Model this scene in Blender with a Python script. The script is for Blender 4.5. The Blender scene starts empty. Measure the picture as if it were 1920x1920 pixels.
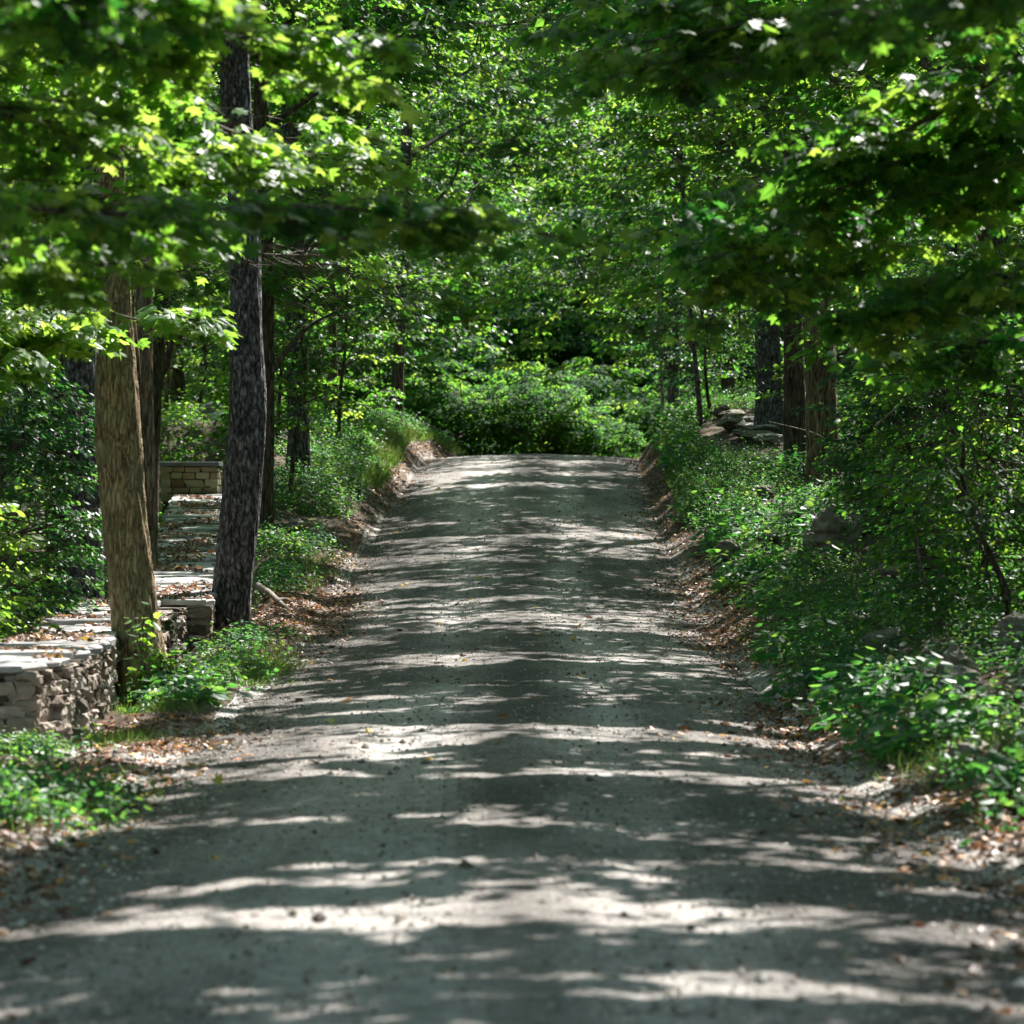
import bpy, math, random
import numpy as np
R = np.random.default_rng(7); random.seed(7)
PI = math.pi
C = bpy.context.scene.collection
F = 6000.0                      # focal length in photo pixels
AZ, EL = math.radians(30), math.radians(52)
SUN = np.array([math.sin(AZ)*math.cos(EL), math.cos(AZ)*math.cos(EL), math.sin(EL)])

# ------------------------------------------------------------------ helpers
def P(px, py, d): return np.array([(px-960)/F*d, d, (1000-py)/F*d])
def hsh(ix, iy, iz, s=0):
    h = (ix*374761393 + iy*668265263 + iz*2147483647 + s*974634777) & 0xffffffff
    h = ((h ^ (h >> 13))*1274126177) & 0xffffffff
    h = ((h ^ (h >> 16))*2246822519) & 0xffffffff
    return ((h ^ (h >> 15)) & 0xffff)/65535.0
def noise(x, y, z=0.0, s=0):
    x, y, z = np.broadcast_arrays(np.asarray(x, float), np.asarray(y, float), np.asarray(z, float))
    ix, iy, iz = (np.floor(a).astype(np.int64) for a in (x, y, z))
    fx, fy, fz = x-ix, y-iy, z-iz
    fx, fy, fz = (f*f*(3-2*f) for f in (fx, fy, fz))
    r = 0
    for dx in (0, 1):
        for dy in (0, 1):
            for dz in (0, 1):
                w = (fx if dx else 1-fx)*(fy if dy else 1-fy)*(fz if dz else 1-fz)
                r = r + w*hsh(ix+dx, iy+dy, iz+dz, s)
    return r
def sm(a, b, x):
    t = np.clip((x-a)/(b-a), 0, 1); return t*t*(3-2*t)
def nrm(v): return v/np.maximum(np.linalg.norm(v, axis=-1, keepdims=True), 1e-9)

class MB:
    """collects faces, links them as ONE mesh object"""
    def __init__(s): s.v = []; s.l = []; s.n = []; s.r = []; s.o = 0
    def add(s, verts, faces, rnd=None):            # faces (m,k) int array
        verts = np.asarray(verts, float).reshape(-1, 3); faces = np.asarray(faces, np.int64)
        if len(faces) == 0: return
        s.v.append(verts); s.l.append((faces+s.o).ravel()); s.n.append(np.full(len(faces), faces.shape[1]))
        s.r.append(np.full(len(faces), 0.5) if rnd is None else np.broadcast_to(rnd, (len(faces),)).astype(float))
        s.o += len(verts)
    def build(s, name, mat, parent=None, loc=(0, 0, 0), smooth=False):
        me = bpy.data.meshes.new(name)
        if s.v:
            v = np.concatenate(s.v) - np.asarray(loc, float); l = np.concatenate(s.l); n = np.concatenate(s.n); r = np.concatenate(s.r)
            me.vertices.add(len(v)); me.vertices.foreach_set('co', v.astype(np.float32).ravel())
            me.loops.add(len(l)); me.loops.foreach_set('vertex_index', l.astype(np.int32))
            me.polygons.add(len(n)); me.polygons.foreach_set('loop_start', (np.cumsum(n)-n).astype(np.int32))
            me.polygons.foreach_set('use_smooth', np.full(len(n), smooth))
            a = me.attributes.new('rnd', 'FLOAT', 'FACE'); a.data.foreach_set('value', r.astype(np.float32))
            me.update(calc_edges=True)
        me.materials.append(mat)
        o = bpy.data.objects.new(name, me); C.objects.link(o)
        if parent: o.parent = parent
        else: o.location = loc
        return o
    def tube(s, pts, rad, sides=6, rnd=0.5):
        pts = np.asarray(pts, float); k = len(pts); rad = np.broadcast_to(rad, (k,))
        t = nrm(np.gradient(pts, axis=0)); up = np.array([0.13, 0.21, 0.97])
        a = np.cross(t, up); bad = np.linalg.norm(a, axis=1) < 0.3; a[bad] = np.cross(t[bad], [1, 0, 0]); a = nrm(a); b = np.cross(t, a)
        th = np.arange(sides)*2*PI/sides
        v = pts[:, None] + rad[:, None, None]*(np.cos(th)[None, :, None]*a[:, None]+np.sin(th)[None, :, None]*b[:, None])
        i = np.arange(k-1)[:, None]*sides; j = np.arange(sides)[None]; j2 = (j+1) % sides
        s.add(v, np.stack([i+j, i+j2, i+sides+j2, i+sides+j], -1).reshape(-1, 4), rnd)
    def segs(s, a, b, r0, r1, rnd=0.5):            # many thin three-sided twigs
        a = np.asarray(a, float).reshape(-1, 3); b = np.asarray(b, float).reshape(-1, 3); m = len(a)
        if m == 0: return
        t = nrm(b-a); u = nrm(np.cross(t, np.array([0.3, 0.5, 0.81])+np.zeros((m, 3)))); w = np.cross(t, u)
        r0 = np.broadcast_to(r0, (m,)); r1 = np.broadcast_to(r1, (m,))
        th = np.arange(3)*2*PI/3
        ring = np.cos(th)[None, :, None]*u[:, None]+np.sin(th)[None, :, None]*w[:, None]
        v = np.concatenate([a[:, None]+ring*r0[:, None, None], b[:, None]+ring*r1[:, None, None]], 1)
        f = np.array([[0, 1, 4, 3], [1, 2, 5, 4], [2, 0, 3, 5]])
        s.add(v, (np.arange(m)[:, None, None]*6+f[None]).reshape(-1, 4), rnd)
    def leaves(s, tpl, p, t, n, size, rnd, bend=1.0):
        V, Fc = TPL[tpl]; m = len(p)
        if m == 0: return
        t = nrm(t); b = nrm(np.cross(n, t)); n = np.cross(t, b)
        size = np.broadcast_to(size, (m,))[:, None, None]
        wz = R.uniform(0.3, 1.8, m)[:, None]*bend
        v = p[:, None] + size*(V[None, :, 0:1]*t[:, None]+V[None, :, 1:2]*b[:, None]+(V[None, :, 2]*wz)[..., None]*n[:, None])
        k = len(V)
        f = (np.arange(m)[:, None, None]*k+Fc[None]).reshape(-1, Fc.shape[1])
        s.add(v, f, np.repeat(np.broadcast_to(rnd, (m,)), len(Fc)))
def zf(pts): return np.array([(x, y, -abs(y)*0.35-0.22*x*x) for x, y in pts])
TPL = {
 'kite': (zf([(0, 0), (.42, .36), (1, 0), (.42, -.36)]), np.array([[0, 3, 2, 1]])),
 'oval': (zf([(0, 0), (.28, .27), (.72, .22), (1, 0), (.72, -.22), (.28, -.27)]), np.array([[0, 3, 2, 1], [0, 5, 4, 3]])),
 'maple': (zf([(0, 0), (-.06, .2), (.16, .56), (.34, .26), (.66, .46), (.66, .16), (1, 0), (.66, -.16), (.66, -.46), (.34, -.26), (.16, -.56), (-.06, -.2)]),
           np.array([[6, 5, 4, 3, 2, 1, 0], [0, 11, 10, 9, 8, 7, 6]])),
 'blade': (zf([(0, .03), (.5, .025), (1, 0), (.5, -.025), (0, -.03)]), np.array([[0, 4, 3, 2, 1]])),
}
def tag(o, label=None, cat=None, group=None, kind=None):
    if label: o['label'] = label
    if cat: o['category'] = cat
    if group: o['group'] = group
    if kind: o['kind'] = kind
    return o
def empty(name, loc):
    o = bpy.data.objects.new(name, None); C.objects.link(o); o.location = tuple(float(a) for a in loc); o.empty_display_size = .3; return o
def child(mb, name, mat, root, smooth=False): return mb.build(name, mat, root, loc=tuple(root.location), smooth=smooth)
def copy_tree(o, parent=None):
    c = o.copy(); C.objects.link(c)
    if parent: c.parent = parent
    for ch in o.children: copy_tree(ch, c)
    return c

# ------------------------------------------------------------------ materials
def mat(name):
    m = bpy.data.materials.new(name); m.use_nodes = True; nt = m.node_tree; nt.nodes.clear()
    out = nt.nodes.new('ShaderNodeOutputMaterial')
    def N(t, **k):
        n = nt.nodes.new(t)
        for a, b in k.items():
            if a.startswith('_'): setattr(n, a[1:], b)
            else:
                key = int(a[1:]) if a[0] == 'i' and a[1:].isdigit() else a.replace('__', ' ')
                if isinstance(b, bpy.types.NodeSocket): nt.links.new(b, n.inputs[key])
                else: n.inputs[key].default_value = b
        return n
    return m, N, nt, out
def ramp(N, fac, stops):
    r = N('ShaderNodeValToRGB', Fac=fac); e = r.color_ramp.elements
    while len(e) < len(stops): e.new(0.5)
    for el, (p, c) in zip(e, stops): el.position = p; el.color = (*c, 1)
    return r.outputs['Color']
def leafmat(name, stops, tstops, mix=0.56, rough=0.42, spec=0.3):
    m, N, nt, out = mat(name)
    a = N('ShaderNodeAttribute', _attribute_name='rnd').outputs['Fac']
    tc = N('ShaderNodeTexCoord').outputs['Object']
    nz = N('ShaderNodeTexNoise', Vector=tc, Scale=0.45, Detail=2.0)
    f = N('ShaderNodeMath', _operation='MULTIPLY_ADD', i0=nz.outputs['Fac'], i1=0.9, i2=-0.45)
    f2 = N('ShaderNodeMath', _operation='ADD', i0=a, i1=f.outputs[0], _use_clamp=True).outputs[0]
    p = N('ShaderNodeBsdfPrincipled', Base__Color=ramp(N, f2, stops), Roughness=rough)
    p.inputs['Specular IOR Level'].default_value = spec
    t = N('ShaderNodeBsdfTranslucent', Color=ramp(N, f2, tstops))
    mx = N('ShaderNodeMixShader', Fac=mix); nt.links.new(p.outputs[0], mx.inputs[1]); nt.links.new(t.outputs[0], mx.inputs[2])
    nt.links.new(mx.outputs[0], out.inputs[0]); return m
def barkmat(name, stops, sx=14, sz=2.2, bump=0.5, moss=None):
    m, N, nt, out = mat(name)
    tc = N('ShaderNodeTexCoord').outputs['Object']
    mp = N('ShaderNodeMapping', Vector=tc); mp.inputs['Scale'].default_value = (sx, sx, sz)
    n1 = N('ShaderNodeTexNoise', Vector=mp.outputs[0], Scale=1.6, Detail=6.0, Roughness=0.65)
    n2 = N('ShaderNodeTexVoronoi', Vector=mp.outputs[0], Scale=1.3, _feature='DISTANCE_TO_EDGE')
    mm = N('ShaderNodeMath', _operation='MULTIPLY_ADD', i0=n2.outputs['Distance'], i1=0.55, i2=n1.outputs['Fac'])
    f = N('ShaderNodeMath', _operation='ADD', i0=mm.outputs[0], i1=-0.12, _use_clamp=True).outputs[0]
    n4 = N('ShaderNodeTexNoise', Vector=mp.outputs[0], Scale=.8, Detail=3.0, Distortion=.6)
    rd = N('ShaderNodeMath', _operation='ABSOLUTE', i0=N('ShaderNodeMath', _operation='ADD', i0=n4.outputs['Fac'], i1=-.5).outputs[0]).outputs[0]
    fur = ramp(N, rd, [(0, (.28, .28, .28)), (.035, (.7, .7, .7)), (.08, (1, 1, 1))])
    fm_ = N('ShaderNodeMix', _data_type='RGBA', _blend_type='MULTIPLY'); fm_.inputs[0].default_value = 1; nt.links.new(ramp(N, f, stops), fm_.inputs[6]); nt.links.new(fur, fm_.inputs[7]); col = fm_.outputs[2]
    f = N('ShaderNodeMath', _operation='ADD', i0=f, i1=N('ShaderNodeMath', _operation='MINIMUM', i0=N('ShaderNodeMath', _operation='MULTIPLY', i0=rd, i1=8.0).outputs[0], i1=.7).outputs[0]).outputs[0]
    if moss:
        n3 = N('ShaderNodeTexNoise', Vector=tc, Scale=4.0, Detail=9.0, Roughness=0.75)
        k = ramp(N, n3.outputs['Fac'], [(.42, (0, 0, 0)), (.75, (.75, .75, .75))])
        mc = N('ShaderNodeMix', _data_type='RGBA'); nt.links.new(k, mc.inputs[0]); nt.links.new(col, mc.inputs[6]); mc.inputs[7].default_value = (*moss, 1)
        col = mc.outputs[2]
    b = N('ShaderNodeBump', Height=f, Strength=bump, Distance=0.05)
    p = N('ShaderNodeBsdfPrincipled', Base__Color=col, Roughness=0.9, Normal=b.outputs[0]); p.inputs['Specular IOR Level'].default_value = 0.2
    nt.links.new(p.outputs[0], out.inputs[0]); return m
def stonemat(name, stops, sc=9.0, bump=0.5, moss=(.05, .08, .03), mossf=.6):
    m, N, nt, out = mat(name)
    a = N('ShaderNodeAttribute', _attribute_name='rnd').outputs['Fac']
    tc = N('ShaderNodeTexCoord').outputs['Object']
    n1 = N('ShaderNodeTexNoise', Vector=tc, Scale=sc, Detail=7.0, Roughness=0.6)
    f = N('ShaderNodeMath', _operation='MULTIPLY_ADD', i0=n1.outputs['Fac'], i1=0.6, i2=-0.3)
    f = N('ShaderNodeMath', _operation='ADD', i0=a, i1=f.outputs[0], _use_clamp=True).outputs[0]
    n3 = N('ShaderNodeTexNoise', Vector=tc, Scale=2.3, Detail=6.0)
    k = ramp(N, n3.outputs['Fac'], [(mossf, (0, 0, 0)), (mossf+.1, (1, 1, 1))])
    mc = N('ShaderNodeMix', _data_type='RGBA'); nt.links.new(k, mc.inputs[0]); nt.links.new(ramp(N, f, stops), mc.inputs[6]); mc.inputs[7].default_value = (*moss, 1)
    b = N('ShaderNodeBump', Height=n1.outputs['Fac'], Strength=bump, Distance=0.02)
    p = N('ShaderNodeBsdfPrincipled', Base__Color=mc.outputs[2], Roughness=0.85, Normal=b.outputs[0]); p.inputs['Specular IOR Level'].default_value = 0.25
    nt.links.new(p.outputs[0], out.inputs[0]); return m
def dryleafmat():
    m, N, nt, out = mat('dry_leaves')
    a = N('ShaderNodeAttribute', _attribute_name='rnd').outputs['Fac']
    c = ramp(N, a, [(0, (.06, .03, .018)), (.4, (.14, .065, .032)), (.62, (.34, .22, .15)), (.8, (.46, .17, .05)), (.93, (.58, .34, .05)), (1, (.3, .33, .08))])
    p = N('ShaderNodeBsdfPrincipled', Base__Color=c, Roughness=0.5); p.inputs['Specular IOR Level'].default_value = 0.45
    t = N('ShaderNodeBsdfTranslucent', Color=c); mx = N('ShaderNodeMixShader', Fac=0.22)
    nt.links.new(p.outputs[0], mx.inputs[1]); nt.links.new(t.outputs[0], mx.inputs[2]); nt.links.new(mx.outputs[0], out.inputs[0]); return m
def roadmat():
    m, N, nt, out = mat('gravel_road')
    tc = N('ShaderNodeTexCoord').outputs['Object']
    n1 = N('ShaderNodeTexNoise', Vector=tc, Scale=38.0, Detail=8.0, Roughness=0.75)
    mp = N('ShaderNodeMapping', Vector=tc); mp.inputs['Scale'].default_value = (1.6, .22, 1)
    n2 = N('ShaderNodeTexNoise', Vector=mp.outputs[0], Scale=1.0, Detail=5.0)
    n3 = N('ShaderNodeTexVoronoi', Vector=tc, Scale=30.0)
    wa = N('ShaderNodeAttribute', _attribute_name='rnd').outputs['Fac']
    wf = N('ShaderNodeMath', _operation='MULTIPLY_ADD', i0=wa, i1=.30, i2=n1.outputs['Fac'], _use_clamp=True)
    wf = N('ShaderNodeMath', _operation='ADD', i0=wf.outputs[0], i1=-.15)
    c1 = ramp(N, wf.outputs[0], [(.3, (.052, .046, .040)), (.44, (.158, .14, .124)), (.56, (.285, .256, .232)), (.70, (.50, .46, .425))])
    n5 = N('ShaderNodeTexNoise', Vector=tc, Scale=7.0, Detail=9.0, Roughness=0.8)
    n6 = N('ShaderNodeMath', _operation='MULTIPLY_ADD', i0=n5.outputs['Fac'], i1=.7, i2=N('ShaderNodeMath', _operation='MULTIPLY', i0=n2.outputs['Fac'], i1=.3).outputs[0])
    c2 = ramp(N, n6.outputs[0], [(.38, (.34, .33, .33)), (.46, (.7, .69, .69)), (.56, (1, 1, 1))])
    mc = N('ShaderNodeMix', _data_type='RGBA', _blend_type='MULTIPLY'); mc.inputs[0].default_value = 1; nt.links.new(c1, mc.inputs[6]); nt.links.new(c2, mc.inputs[7])
    h = N('ShaderNodeMath', _operation='ADD', i0=N('ShaderNodeMath', _operation='MULTIPLY_ADD', i0=n5.outputs['Fac'], i1=2.5, i2=n1.outputs['Fac']).outputs[0], i1=n3.outputs['Distance'])
    b = N('ShaderNodeBump', Height=h.outputs[0], Strength=0.7, Distance=0.025)
    p = N('ShaderNodeBsdfPrincipled', Base__Color=mc.outputs[2], Roughness=0.8, Normal=b.outputs[0]); p.inputs['Specular IOR Level'].default_value = 0.3
    nt.links.new(p.outputs[0], out.inputs[0]); return m
def groundmat():
    m, N, nt, out = mat('forest_soil')
    tc = N('ShaderNodeTexCoord').outputs['Object']
    n1 = N('ShaderNodeTexNoise', Vector=tc, Scale=22.0, Detail=8.0, Roughness=0.75)
    n2 = N('ShaderNodeTexNoise', Vector=tc, Scale=0.9, Detail=5.0)
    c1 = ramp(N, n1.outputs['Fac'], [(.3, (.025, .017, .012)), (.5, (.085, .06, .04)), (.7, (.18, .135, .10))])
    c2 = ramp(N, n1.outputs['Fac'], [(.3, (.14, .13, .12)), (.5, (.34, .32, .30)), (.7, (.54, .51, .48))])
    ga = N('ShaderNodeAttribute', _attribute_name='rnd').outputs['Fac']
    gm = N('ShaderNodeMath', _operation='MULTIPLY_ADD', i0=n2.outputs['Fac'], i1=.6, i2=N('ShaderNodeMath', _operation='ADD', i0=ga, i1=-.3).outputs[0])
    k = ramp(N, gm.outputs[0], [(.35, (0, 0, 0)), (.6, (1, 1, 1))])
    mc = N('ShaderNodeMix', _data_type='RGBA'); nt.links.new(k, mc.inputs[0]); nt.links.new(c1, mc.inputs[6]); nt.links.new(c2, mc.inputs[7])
    b = N('ShaderNodeBump', Height=n1.outputs['Fac'], Strength=0.8, Distance=0.04)
    p = N('ShaderNodeBsdfPrincipled', Base__Color=mc.outputs[2], Roughness=0.9, Normal=b.outputs[0]); p.inputs['Specular IOR Level'].default_value = 0.2
    nt.links.new(p.outputs[0], out.inputs[0]); return m

M = {}
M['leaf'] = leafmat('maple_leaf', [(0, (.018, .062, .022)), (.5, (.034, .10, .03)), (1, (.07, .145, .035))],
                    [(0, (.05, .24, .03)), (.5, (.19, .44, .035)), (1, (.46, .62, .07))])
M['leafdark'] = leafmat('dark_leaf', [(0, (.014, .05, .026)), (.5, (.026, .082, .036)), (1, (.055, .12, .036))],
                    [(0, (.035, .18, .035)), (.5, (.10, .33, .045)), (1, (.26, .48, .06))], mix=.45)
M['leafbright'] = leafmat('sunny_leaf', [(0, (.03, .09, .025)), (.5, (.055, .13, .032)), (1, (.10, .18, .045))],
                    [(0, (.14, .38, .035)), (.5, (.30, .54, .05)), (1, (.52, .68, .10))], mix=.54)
M['bushleaf'] = leafmat('soft_bush_leaf', [(0, (.014, .05, .022)), (.5, (.028, .085, .03)), (1, (.055, .12, .034))],
                    [(0, (.05, .22, .03)), (.5, (.16, .40, .04)), (1, (.38, .55, .07))], mix=.55, rough=.65, spec=.1)
M['under'] = leafmat('undergrowth_leaf', [(0, (.02, .07, .03)), (.5, (.036, .11, .042)), (.85, (.07, .15, .045)), (1, (.17, .17, .06))],
                    [(0, (.05, .24, .045)), (.5, (.14, .42, .055)), (1, (.38, .56, .08))], mix=.45, rough=.45)
M['grass'] = leafmat('grass_blade', [(0, (.05, .11, .03)), (.5, (.09, .16, .045)), (1, (.2, .22, .09))],
                    [(0, (.12, .26, .03)), (.5, (.24, .38, .06)), (1, (.4, .45, .14))], mix=.4)
M['dry'] = dryleafmat()
M['twig'] = barkmat('twig_bark', [(.2, (.05, .04, .03)), (.7, (.17, .14, .11))], bump=.1)
M['paletwig'] = barkmat('pale_twig', [(.2, (.18, .15, .11)), (.7, (.38, .33, .27))], bump=.1)
M['bark_tan'] = barkmat('tan_bark', [(.25, (.11, .065, .035)), (.42, (.35, .23, .13)), (.68, (.56, .41, .25))], sx=20, sz=4.5, bump=1.0, moss=(.38, .37, .22))
M['bark_dark'] = barkmat('dark_bark', [(.25, (.028, .025, .027)), (.45, (.135, .12, .128)), (.7, (.38, .35, .37))], sx=13, sz=5.0, bump=1.0)
M['bark_brown'] = barkmat('brown_bark', [(.25, (.03, .022, .016)), (.5, (.12, .09, .065)), (.75, (.25, .2, .15))], sx=18, sz=2.4, bump=.7)
M['bark_warm'] = barkmat('warm_bark', [(.25, (.07, .045, .03)), (.5, (.27, .19, .125)), (.75, (.48, .37, .26))], sx=16, sz=2.2, bump=.9)
M['stone'] = stonemat('field_stone', [(0, (.06, .05, .04)), (.4, (.19, .15, .115)), (.7, (.32, .27, .225)), (1, (.5, .45, .4))], bump=.8)
M['slab'] = stonemat('coping_stone', [(0, (.22, .21, .21)), (.5, (.40, .38, .37)), (1, (.56, .53, .5))], sc=5, moss=(.16, .15, .13))
M['masonry'] = stonemat('cut_stone', [(0, (.12, .075, .045)), (.35, (.2, .165, .09)), (.6, (.21, .21, .13)), (1, (.33, .29, .18))], sc=6, bump=.3)
M['blue'] = stonemat('bluestone', [(0, (.07, .085, .085)), (1, (.12, .14, .135))], sc=4, bump=.15)
M['mortar'] = stonemat('dark_mortar', [(0, (.03, .028, .024)), (1, (.06, .055, .045))], sc=8)
M['rock'] = stonemat('boulder', [(.15, (.03, .027, .02)), (.4, (.12, .105, .08)), (.6, (.23, .20, .16)), (1, (.38, .35, .30))], sc=5, bump=1.0, mossf=.56)
M['road'] = roadmat(); M['ground'] = groundmat()

# ------------------------------------------------------------------ terrain
_ry = np.array([-400, 0, 10, 17, 26, 34, 40, 46, 52, 58, 64, 70, 76, 80, 83, 86, 90, 97, 108, 130, 700.])
_rz = np.array([-2.1, -2.1, -2.12, -2.08, -1.98, -1.84, -1.62, -1.30, -.80, -.25, .36, .96, 1.52, 1.80, 1.93, 1.94, 1.75, 1.15, .2, -.6, -.6])
_fy = np.arange(-60, 200, .25); _fz = np.interp(_fy, _ry, _rz)
for _ in range(3): _fz = np.convolve(np.pad(_fz, 6, mode='edge'), np.ones(13)/13, 'valid')
def road_z(y): return np.interp(y, _fy, _fz)
def road_cx(y): return np.interp(y, [0, 17, 26, 39, 49, 60, 70, 82, 92, 100, 110, 125], [0, .0, -.13, .05, .0, .12, .3, .52, 1.8, 7.5, 19, 38])
def road_w(y): return np.interp(y, [0, 15, 26, 39, 49, 60, 70, 82, 95], [2.85, 2.85, 2.78, 2.75, 2.75, 2.7, 2.65, 2.72, 2.7])
_wy = [28, 36, 44, 52, 60, 70, 76]; _wt = [-1.19, -1.13, -.95, -.53, .0, .70, 1.1]
def wall_top(y): return np.interp(y, _wy, _wt)
def wall_x(y): return np.interp(y, [10, 28.6, 31, 36, 43.9, 44, 52, 60, 70, 76], [-4.25, -4.25, -4.1, -4.42, -4.8, -4.14, -4.85, -5.5, -6.35, -6.9])
def ground_z(x, y, fine=True):
    x, y = np.broadcast_arrays(np.asarray(x, float), np.asarray(y, float))
    rz = road_z(y); cx = road_cx(y); w = road_w(y); o = np.abs(x-cx)-w
    onroad = rz + .15*(1-np.clip((x-cx)/w, -1, 1)**2)
    oo = np.maximum(o, 0)
    Hr = np.interp(y, [0, 15, 25, 35, 45, 60, 75, 84, 92, 105], [.45, .5, .55, .6, .7, .75, 1.0, 1.15, 1.0, .6])
    br = Hr*(1-np.exp(-oo/np.interp(y, [0, 30, 60, 80], [2.0, 1.7, 1.4, .6]))) + .09*oo
    Hl = np.interp(y, [0, 15, 22, 27, 45, 52, 58, 65, 75, 84, 92, 105], [.35, .35, .25, .06, .12, .25, .45, 1.0, 1.15, 1.05, .9, .6])
    bl = Hl*(1-np.exp(-oo/np.interp(y, [0, 50, 65, 82], [1.2, 1.2, 1.3, .6])))
    z = onroad + np.where(x > cx, br, bl)
    lw = wall_top(y)-.78 + np.where(y < 50, 0, 0)
    tt = sm(wall_x(y)+1.0, wall_x(y)+.1, x)*sm(12, 26, y)*sm(78, 73, y)
    z = z*(1-tt)+np.minimum(lw, z)*tt
    # the woods fall away left of the wall, rise beyond the crest and far to the sides
    z = z - 1.2*sm(-5.6, -11, x)*sm(70, 50, y)
    z = z + 46*sm(116, 240, y) + 9*sm(30, 90, np.abs(x))
    if fine:
        k = sm(0.0, .6, o)
        z = z + k*(.16*(noise(x*.7, y*.7, 0, 3)-.5)+.10*(noise(x*2.6, y*2.6, 0, 4)-.5)) + .012*(noise(x*1.2, y*1.2, 0, 5)-.5)
        e = noise(x*1.3, y*.9, 0, 9)
        z = z + .05*(e-.5)*sm(-.5, .1, o)
    return z
def axis(a, b, lo, hi, st, g=1.18):
    c = list(np.arange(a, b, st)); s = st
    while c[-1] < hi: s *= g; c.append(c[-1]+s)
    s = st; d = [a]
    while d[-1] > lo: s *= g; d.append(d[-1]-s)
    return np.array(d[:0:-1]+c)
gx = axis(-9, 9, -500, 500, .13); gy = axis(9, 92, -400, 900, .17)
X, Y = np.meshgrid(gx, gy)
Z = ground_z(X, Y); oo = np.abs(X-road_cx(Y))-road_w(Y)
Z = Z - .10*sm(.0, -.35, oo)
mb = MB(); nx, ny = len(gx), len(gy)
i = (np.arange(ny-1)[:, None]*nx+np.arange(nx-1)[None]).ravel()
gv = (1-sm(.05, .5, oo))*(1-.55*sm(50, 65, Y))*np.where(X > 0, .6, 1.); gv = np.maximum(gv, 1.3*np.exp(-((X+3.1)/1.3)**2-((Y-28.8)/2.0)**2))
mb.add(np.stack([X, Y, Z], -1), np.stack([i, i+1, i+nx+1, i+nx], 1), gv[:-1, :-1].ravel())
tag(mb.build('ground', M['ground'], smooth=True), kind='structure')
u = np.linspace(-1.08, 1.08, 61); yy = np.concatenate([np.arange(-40, 9, 1.0), np.arange(9, 120, .12)])
U, Y = np.meshgrid(u, yy); X = road_cx(Y)+U*(road_w(Y)+.05)
Z = ground_z(X, Y)+.006 + .016*(noise(X*9, Y*6, 0, 11)-.5) - .09*sm(.965, 1.08, np.abs(U)) + .03*(noise(X*1.5, Y*.6, 0, 12)-.5)*sm(.85, 1, np.abs(U))
Z = Z - .018*np.exp(-((np.abs(X-road_cx(Y))-.85)/.3)**2)
ro = X-road_cx(Y); wear = np.exp(-((np.abs(ro)-.85)/.42)**2)*.9+.1 - .35*sm(1.9, 2.7, np.abs(ro)) - .3*np.exp(-(ro/.3)**2)
wear = np.clip(wear*.75+.3+.9*(noise(X*.9, Y*.22, 0, 13)-.5)+.5*(noise(X*3, Y*1.2, 0, 14)-.5), 0, 1)
mb = MB(); nx, ny = len(u), len(yy); i = (np.arange(ny-1)[:, None]*nx+np.arange(nx-1)[None]).ravel()
mb.add(np.stack([X, Y, Z], -1), np.stack([i, i+1, i+nx+1, i+nx], 1), wear[:-1, :-1].ravel())
tag(mb.build('road', M['road'], smooth=True), kind='structure')

# ------------------------------------------------------------------ where the sun reaches the ground
def lit(x, y):
    n = .42*noise(x*.35+5, y*.8, 0, 21)+.58*noise(x*.8+.3*y, y*3.0, 0, 22)
    th = np.interp(x, [-8, -4.5, -2.6, 0, 2.8, 4.5, 9], [.46, .46, .585, .62, .62, .46, .42])
    th = th + np.interp(y, [14, 19, 21, 24, 26.5], [.085, .05, .10, .09, 0.0])*(np.abs(x) < 4)
    L = n > th
    S_ = np.zeros(L.shape, bool)
    S_ |= ((x+2.8)/3.0)**2+((y-28.2)/1.8)**2 < 1+.5*(noise(x, y*2, 0, 23)-.5)
    S_ |= ((x-.4)/3.0)**2+((y-28.7)/.85)**2 < 1
    S_ |= ((x+5.0)/1.5)**2+((y-32)/3.2)**2 < 1
    S_ |= ((x-.3)/3.4)**2+((y-16.2)/.6)**2 < 1
    S_ |= ((x+3.4)/1.3)**2+((y-82)/5)**2 < 1
    S_ |= ((x+3.0)/2.4)**2+((y-54.5)/1.2)**2 < 1
    S_ |= ((x+6.8)/1.5)**2+((y-31)/3)**2 < 1
    S_ |= ((x-4.6)/1.4)**2+((y-52)/4)**2 < 1
    S_ |= ((x-4.2)/1.0)**2+((y-27)/1.3)**2 < 1
    S_ |= ((x-5.3)/1.3)**2+((y-58.4)/2.8)**2 < 1
    S_ |= ((x-4.9)/1.2)**2+((y-47.5)/1.6)**2 < 1
    S_ |= ((x+7.2)/1.0)**2+((y-71)/1.2)**2 < 1
    return L | S_, S_
def hit(p):
    g = road_z(p[:, 1])
    for _ in range(3):
        h = np.maximum(p[:, 2]-g, 0); xs = p[:, 0]-SUN[0]/SUN[2]*h; ys = p[:, 1]-SUN[1]/SUN[2]*h; g = road_z(ys)
    return xs, ys, h
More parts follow.
